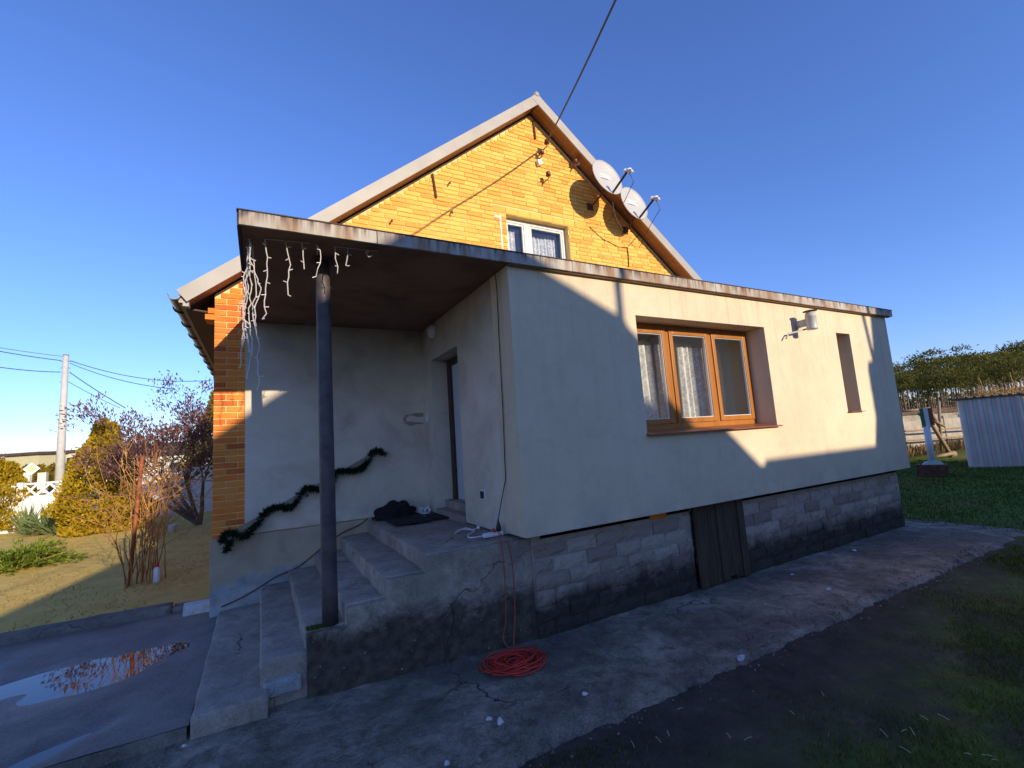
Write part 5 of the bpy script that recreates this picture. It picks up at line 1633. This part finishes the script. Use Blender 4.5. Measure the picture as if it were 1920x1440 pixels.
m = MB(); m.obox(pa + pdv * .33 + pnv * .32 + Vector((0, 0, .14)), pdv * .27, pnv * .22, (0, 0, .15)); m.build('soil_fill', 'ground', pl_)
dm = pa + pdv * .36 + pnv * .3 + Vector((0, 0, .31))
sp_ = thing('striped_post', 'white post with green and white top standing on a pale green dome', 'post', dm)
m = MB(); m.lathe(dm, [(.26, -.03), (.25, .03), (.19, .09), (.09, .125), (.05, .135)], n=20); m.build('dome_base', 'palegreen', sp_, True)
m = MB(); m.tube([dm + Vector((0, 0, .1)), dm + Vector((.02, 0, 1.15))], .085, 12); m.build('lower_shaft', 'white', sp_, True)
m = MB(); m.obox(dm + Vector((.02, .05, 1.42)), (.02, .0, 0), (0, .05, 0), (0, 0, .30)); m.build('green_face', 'green', sp_)
m = MB(); m.obox(dm + Vector((.02, -.055, 1.42)), (.03, 0, 0), (0, .05, 0), (0, 0, .30)); m.build('white_face', 'white', sp_)
m = MB(); m.obox(dm + Vector((.04, -.155, 1.45)), (.02, 0, 0), (0, .045, 0), (0, 0, .26)); m.build('red_face', 'rustpipe', sp_)
# wooden trestle / swing frame beyond
def bar3(parent, name, a, b, r, mat='oldwood'):
    m = MB(); m.tube([a, b], r, 8); return m.build(name, mat, parent, True)
wf = thing('wooden_frame', 'leaning wooden pole frame beside the metal shed', 'wooden frame', (24.8, 8.6, 0))
dF = 24.0
def pf(x, y, dd=0.0): return pD(x, y, 19.2 + dd)
bar3(wf, 'pole', pf(1733, 772), pf(1785, 857), .075)
bar3(wf, 'pole', pf(1740, 765), pf(1762, 800), .07)
bar3(wf, 'pole', pf(1760, 752, .6), pf(1765, 845, .6), .06)
bar3(wf, 'pole', pf(1752, 790, -.4), pf(1772, 800, -.4), .05)
bar3(wf, 'pole', pf(1722, 775, .3), pf(1758, 806, .3), .06)
bar3(wf, 'crossbeam', pf(1692, 771), pf(1742, 766), .05)
bar3(wf, 'brace', pf(1748, 858, -1), pf(1785, 850, -1), .06)
bar3(wf, 'foot_block', pf(1778, 851), pf(1790, 851), .12)
# concrete panel fence with rails, lit
f0, f1 = pZ(1690, 842, 0), pZ(1850, 833, 0)
fa, fb_ = Vector((22.6, 10.7, 0)), Vector((34.6, 10.3, 0))
pfn = thing('panel_fence', 'weathered tan concrete panel fence behind the wooden frame', 'fence', ((fa.x + fb_.x) / 2, (fa.y + fb_.y) / 2, 0))
fd = (fb_ - fa).normalized(); fn = Vector((fd.y, -fd.x, 0))
L = (fb_ - fa).length
npan = 6
for i in range(npan):
    for k in range(3):
        c = fa + fd * (L * (i + .5) / npan) + Vector((0, 0, .28 + k * .51))
        m = MB(); m.obox(c, fd * (L / npan / 2 - .06), fn * .03, (0, 0, .25)); m.build('panel', 'panelconc', pfn)
    c = fa + fd * (L * i / npan) + Vector((0, 0, .85)); m = MB(); m.obox(c, fd * .07, fn * .07, (0, 0, .85)); m.build('fence_post', 'panelconc', pfn)
for zz, off in ((.62, .5), (1.05, .6)):
    m = MB(); m.tube([fa + fn * off * (-1 if fn.y > 0 else 1) + Vector((0, 0, zz + .15)), fb_ + fn * off * (-1 if fn.y > 0 else 1) + Vector((0, 0, zz - .1))], .045, 6); m.build('rail_pole', 'oldwood', pfn)
# long dark roof line beyond
a = pD(1690, 768, 60); b_ = pD(1830, 760, 60)
t = thing('low_outbuilding', 'low dark roofed outbuilding beyond the panel fence', 'outbuilding', ((a.x + b_.x) / 2, (a.y + b_.y) / 2, 0))
dd_ = Vector((b_.x - a.x, b_.y - a.y, 0)); Lb = dd_.length; dd_.normalize(); nb = Vector((-dd_.y, dd_.x, 0))
if nb.x < 0: nb = -nb
c = Vector(((a.x + b_.x) / 2, (a.y + b_.y) / 2, 0)) + nb * 3
m = MB(); m.obox(c + Vector((0, 0, .9)), dd_ * Lb * .5, nb * 3, (0, 0, .9)); m.build('wall', 'panelconc', t)
m = MB(); m.obox(c + Vector((0, 0, 2.15)), dd_ * Lb * .52, nb * 3.2, (0, 0, .32)); m.build('roof', 'darkroof', t)

# pines of the far wood: prototypes, then copies
rg = np.random.default_rng(91)
def pine_proto(seed, loc, hh):
    rg = np.random.default_rng(seed)
    t = thing('pine_tree', 'tall pine at the front of the far wood', 'pine tree', loc, 'pines at the front of the far wood')
    lean = rg.normal(0, .4, 2)
    m = MB(); m.tube([Vector(loc), Vector(loc) + Vector((lean[0] * .5, lean[1] * .5, hh * .5)), Vector(loc) + Vector((lean[0], lean[1], hh * .9))], [.24, .17, .06], 6); m.build('trunk', 'pinebark', t, True)
    P, Dv = [], []
    for c in range(9):
        a = rg.uniform(0, 6.28); zz = rg.uniform(.60, 1.0); r_ = 3.6 * (1.12 - zz) + .7
        cx_ = np.array([loc[0] + lean[0] * zz + r_ * math.cos(a) * rg.uniform(.3, 1), loc[1] + lean[1] * zz + r_ * math.sin(a) * rg.uniform(.3, 1), loc[2] + hh * zz])
        for q in range(60):
            o_ = rg.normal(0, 1, 3) * np.array([1.25, 1.25, .42]); P.append(cx_ + o_); Dv.append(o_ * .4 + np.array([0, 0, .7]))
    cards(P, Dv, .75, .17, rg, .6, 'crown', 'pinefar', t)
    return t
protos = [pine_proto(200 + k, (0, 0, 0), 17 + k * .8) for k in range(5)]
spots = []
for k in range(104):
    px = 1668 + k * 2.9 + rg.normal(0, 2.5)
    dep = 126 + 19 * (k % 5) + rg.uniform(-6, 6)
    p = pD(px, 778, dep); p.z = 0
    spots.append((p, .90 + .17 * (px - 1680) / 240 + rg.uniform(-.26, .12), px, dep))
for i, (p, s_, px, dep) in enumerate(spots):
    o = protos[i] if i < 5 else copy_tree(protos[i % 5], p)
    o.location = p; sc = s_ * dep / 150
    o.scale = (sc, sc, sc); o.rotation_euler = (0, 0, rg.uniform(0, 6.28))
    o['label'] = 'tall pine at the front of the far wood behind the shed'
# dim depth of the wood behind the front pines
rg = np.random.default_rng(93)
n = 5200
px_ = rg.uniform(1640, 2010, n)
P = np.array([tuple(pD(float(a), 778, float(rg.uniform(232, 262)))) for a in px_]); P[:, 2] = rg.uniform(0, 1, n) ** 1.2 * 11
o = stuff(cards(P, np.tile([0, 0, .6], (n, 1)), 2.0, .55, rg, .7, 'far_wood', 'pinefar')); o['label'] = 'dim depth of the far wood behind the front pines'; o['category'] = 'wood'
# bare brush behind the shed
rg = np.random.default_rng(95)
for k, (px, dep, hh, lab) in enumerate(((1885, 34, 1.5, 'large bare bush rising behind the shed roof at the right edge'), (1838, 40, 1.3, 'bare bush left of the large one behind the shed roof'), (1925, 36, 1.4, 'bare bush cut off by the right edge behind the shed'))):
    p = pD(px, 790, dep); p.z = 0
    t = thing('bare_bush', lab, 'bush', p)
    segs, tips = [], []
    for q in range(9):
        s_, tp = branches((p.x, p.y, 0), (rg.normal(0, .5), rg.normal(0, .5), 1), hh, .055, 3, rg, (2, 3), .5, .1, .78, 3, .12)
        segs += s_; tips += tp
    skeleton('branches', 'twig', t, segs, 5, .014)
    P = [tuple(q_ + Vector(rg.normal(0, .2, 3))) for q_, d in tips for _ in range(4)]; Dv = [tuple(d) for q_, d in tips for _ in range(4)]
    stuff(cards(P, Dv, .4, .02, rg, .5, 'fine_twigs', 'brushleaf', t))
# undergrowth along panel fence (dry)
rg = np.random.default_rng(97)
n = 1500; tt = rg.uniform(0, 1, n)
P = np.array([tuple(fa + (fb_ - fa) * float(q) + fn * float(rg.uniform(.05, 1.0)) * (-1 if fn.y > 0 else 1)) for q in tt]); P[:, 2] = 0
o = stuff(cards(P, np.tile([0, 0, 1.], (n, 1)), .5, .03, rg, .4, 'dry_undergrowth', 'brushleaf')); o['label'] = 'dry brown weeds along the foot of the panel fence'; o['category'] = 'weeds'

# lawn grass near and far
rg = np.random.default_rng(101)
def grass(name, label, n, gen, Lb, Wb):
    P = gen(n)
    o = stuff(cards(P, np.tile([0, 0, 1.], (len(P), 1)), Lb, Wb, rg, .45, name, 'grass')); o['label'] = label; o['category'] = 'grass'
def gnear(n):
    x = rg.uniform(1.2, 9.5, n); y = rg.uniform(-.6, 2.62, n)
    k = np.array([(noise.noise(Vector((a * .9, b * .9, 7))) * .9 + noise.noise(Vector((a * 3, b * 3, 2))) * .45 + .75 * (2.35 - b) - .42 + .10 * max(0, a - 5) + float(rg.normal(0, .22))) > 0 for a, b in zip(x, y)])
    x, y = x[k], y[k]
    return np.stack([x, y, np.full(len(x), -.06)], 1)
grass('lawn_grass', 'patchy short lawn grass in the shade at lower right', 150000, gnear, .05, .0022)
def gfar(n):
    x = rg.uniform(10.0, 24, n); y = rg.uniform(1.0, 12, n)
    return np.stack([x, y, np.full(len(x), -.03)], 1)
grass('far_lawn_grass', 'short green lawn beyond the annex towards the shed', 60000, gfar, .07, .008)
def gmid(n):
    x = rg.uniform(8.0, 12.5, n); y = rg.uniform(-1, 2.6, n); return np.stack([x, y, np.full(len(x), -.05)], 1)
grass('side_lawn_grass', 'lawn grass at the right edge beside the apron', 26000, gmid, .06, .004)
# straw litter
rg = np.random.default_rng(103)
m = MB()
for q in ((1740, 1350), (1665, 1382), (1690, 1372), (1708, 1412), (1808, 1412), (1870, 1425), (1860, 1418), (1490, 1340), (1370, 1384), (1395, 1388), (1255, 1380), (1270, 1330), (1190, 1402), (1545, 1305), (1450, 1230), (1412, 1296), (1240, 1393), (1100, 1290), (1715, 1378), (1780, 1350)):
    p = pZ(*q, -.01); a = rg.uniform(0, 6.28); L = rg.uniform(.012, .03)
    m.tube([p, p + Vector((math.cos(a) * L, math.sin(a) * L, .012)), p + Vector((math.cos(a) * L * 2, math.sin(a) * L * 2, .016))], .0016, 4)
o = stuff(m.build('straw_litter', 'straw')); o['label'] = 'scattered straw bits on the grass at lower right'; o['category'] = 'straw'
# gravel crumbs along the apron edge
rg = np.random.default_rng(104)
m = MB()
for k in range(700):
    x = rg.uniform(-1, 9); y = 2.68 + rg.normal(0, .09) if k % 3 else rg.uniform(2.7, 4.0)
    s_ = rg.uniform(.004, .014) * (1.5 if k % 7 == 0 else 1)
    i = len(m.v); c = np.array([x, y, .006 if y > 2.7 else -.03])
    o6 = np.array([[1, 0, 0], [-1, 0, 0], [0, 1, 0], [0, -1, 0], [0, 0, 1], [0, 0, -1]]) * s_ * rg.uniform(.6, 1.3, (6, 1))
    m.v += [tuple(c + q) for q in o6]
    m.f += [tuple(i + z for z in q) for q in ((0, 2, 4), (2, 1, 4), (1, 3, 4), (3, 0, 4), (2, 0, 5), (1, 2, 5), (3, 1, 5), (0, 3, 5))]
o = stuff(m.build('gravel_crumbs', 'apron')); o['label'] = 'crumbled concrete bits on the apron'; o['category'] = 'rubble'
# moss at the post foot
rg = np.random.default_rng(105)
P = np.stack([rg.uniform(.33, .50, 500), rg.uniform(4.26, 4.36, 500), np.full(500, .47)], 1)
o = stuff(cards(P, np.tile([0, 0, 1.], (500, 1)), .016, .005, rg, .6, 'moss', 'grass')); o['label'] = 'tuft of moss on the step beside the post foot'; o['category'] = 'moss'

# ================================================================== BUILDINGS BEHIND THE VIEWPOINT (unseen, outlines shaped to cast the shade, reflect in the window)
YB = -8.0
ox, oz = 2.69, 5.47                    # shift along the sun ray from the annex front to YB
def bp(pts): return [(x + ox, z + oz) for x, z in pts]
nb1 = thing('neighbour_barn', 'unseen gabled barn behind the viewpoint shading the annex, cream to bounce light', 'barn', (4.2, YB - 5, 0))
m = MB(); m.prism([(-3.4 + ox, 0), (5.62 + ox, 0)] + bp([(5.62, -.62), (3.61, 1.23), (1.54, 2.13), (-3.4, -1.40)]), YB - 10, YB - .02, 2.27); m.build('wall', 'barnwall', nb1)
m = MB(); m.prism(bp([(5.79, -.67), (5.74, -.55), (3.66, 1.20), (3.61, 1.293), (1.54, 2.19), (1.54, 2.10), (3.55, 1.21), (5.70, -.72)]), YB - 10.1, YB + .01, 2.29); m.build('roof_slope', 'barnroof', nb1)
m = MB(); m.prism(bp([(1.54, 2.19), (-3.7, -1.58), (-3.66, -1.66), (1.54, 2.10)]), YB - 10.1, YB + .01, 2.29); m.build('roof_slope', 'barnroof', nb1)
m = MB(); m.box(3.555 + ox, 3.645 + ox, YB - .2, YB - .11, 1.2 + oz, 4.2 + oz); m.build('chimney_pipe', 'iron', nb1)
nb2 = thing('low_barn', 'long low barn wing behind the viewpoint between two gables', 'barn', (10, YB - 4, 0))
m = MB(); m.prism([(5.63 + ox, 0), (8.9 + ox, 0), (8.9 + ox, -.5 + oz), (5.63 + ox, -.5 + oz)], YB - 8, YB - .05, 1.8); m.build('wall', 'barnwall', nb2)
m = MB(); m.prism([(5.80 + ox, -.5 + oz), (8.9 + ox, -.5 + oz), (8.9 + ox, -.45 + oz), (5.80 + ox, -.45 + oz)], YB - 8.1, YB + .005, 1.84); m.build('roof', 'barnroof', nb2)
nb3 = thing('gambrel_blocker', 'unseen gambrel shaped blocker added behind the viewpoint to shade the annex end', 'barn', (14, YB - 5, 0))  # added blocker, outline made up to match the shade edge on the annex
m = MB(); m.prism([(8.62 + ox, 0), (12.9 + ox, 0)] + bp([(12.9, -.4), (12.5, 2.0), (10.9, 2.9), (9.27, 2.2), (9.19, 1.6), (9.10, .96), (8.89, .95), (8.84, .8), (9.04, .72), (8.98, .4), (8.68, -.45)]), YB - 10, YB - .06, 2.26); m.build('wall', 'barnwall', nb3)
m = MB(); m.tube([(8.93 + ox, YB, 1.95 + oz), (9.12 + ox, YB, .6 + oz)], .055, 8); m.build('leaning_pole', 'iron', nb3)
nb4 = thing('gabled_barn', 'gabled building behind the viewpoint, mirrored in the oak window', 'barn', (20.5, YB - 5, 0))
m = MB(); m.prism([(15.65, 0), (26.4, 0), (26.4, 4.9), (20.5, 8.75), (15.65, 5.75)], YB - 10, YB - .02, 2.27); m.build('wall', 'barnwall', nb4)
m = MB(); m.prism([(20.5, 8.85), (15.2, 5.56), (15.26, 5.46), (20.5, 8.74), (26.8, 4.66), (26.86, 4.76)], YB - 10.1, YB + .2, 2.34); m.build('roof', 'barnroof', nb4)
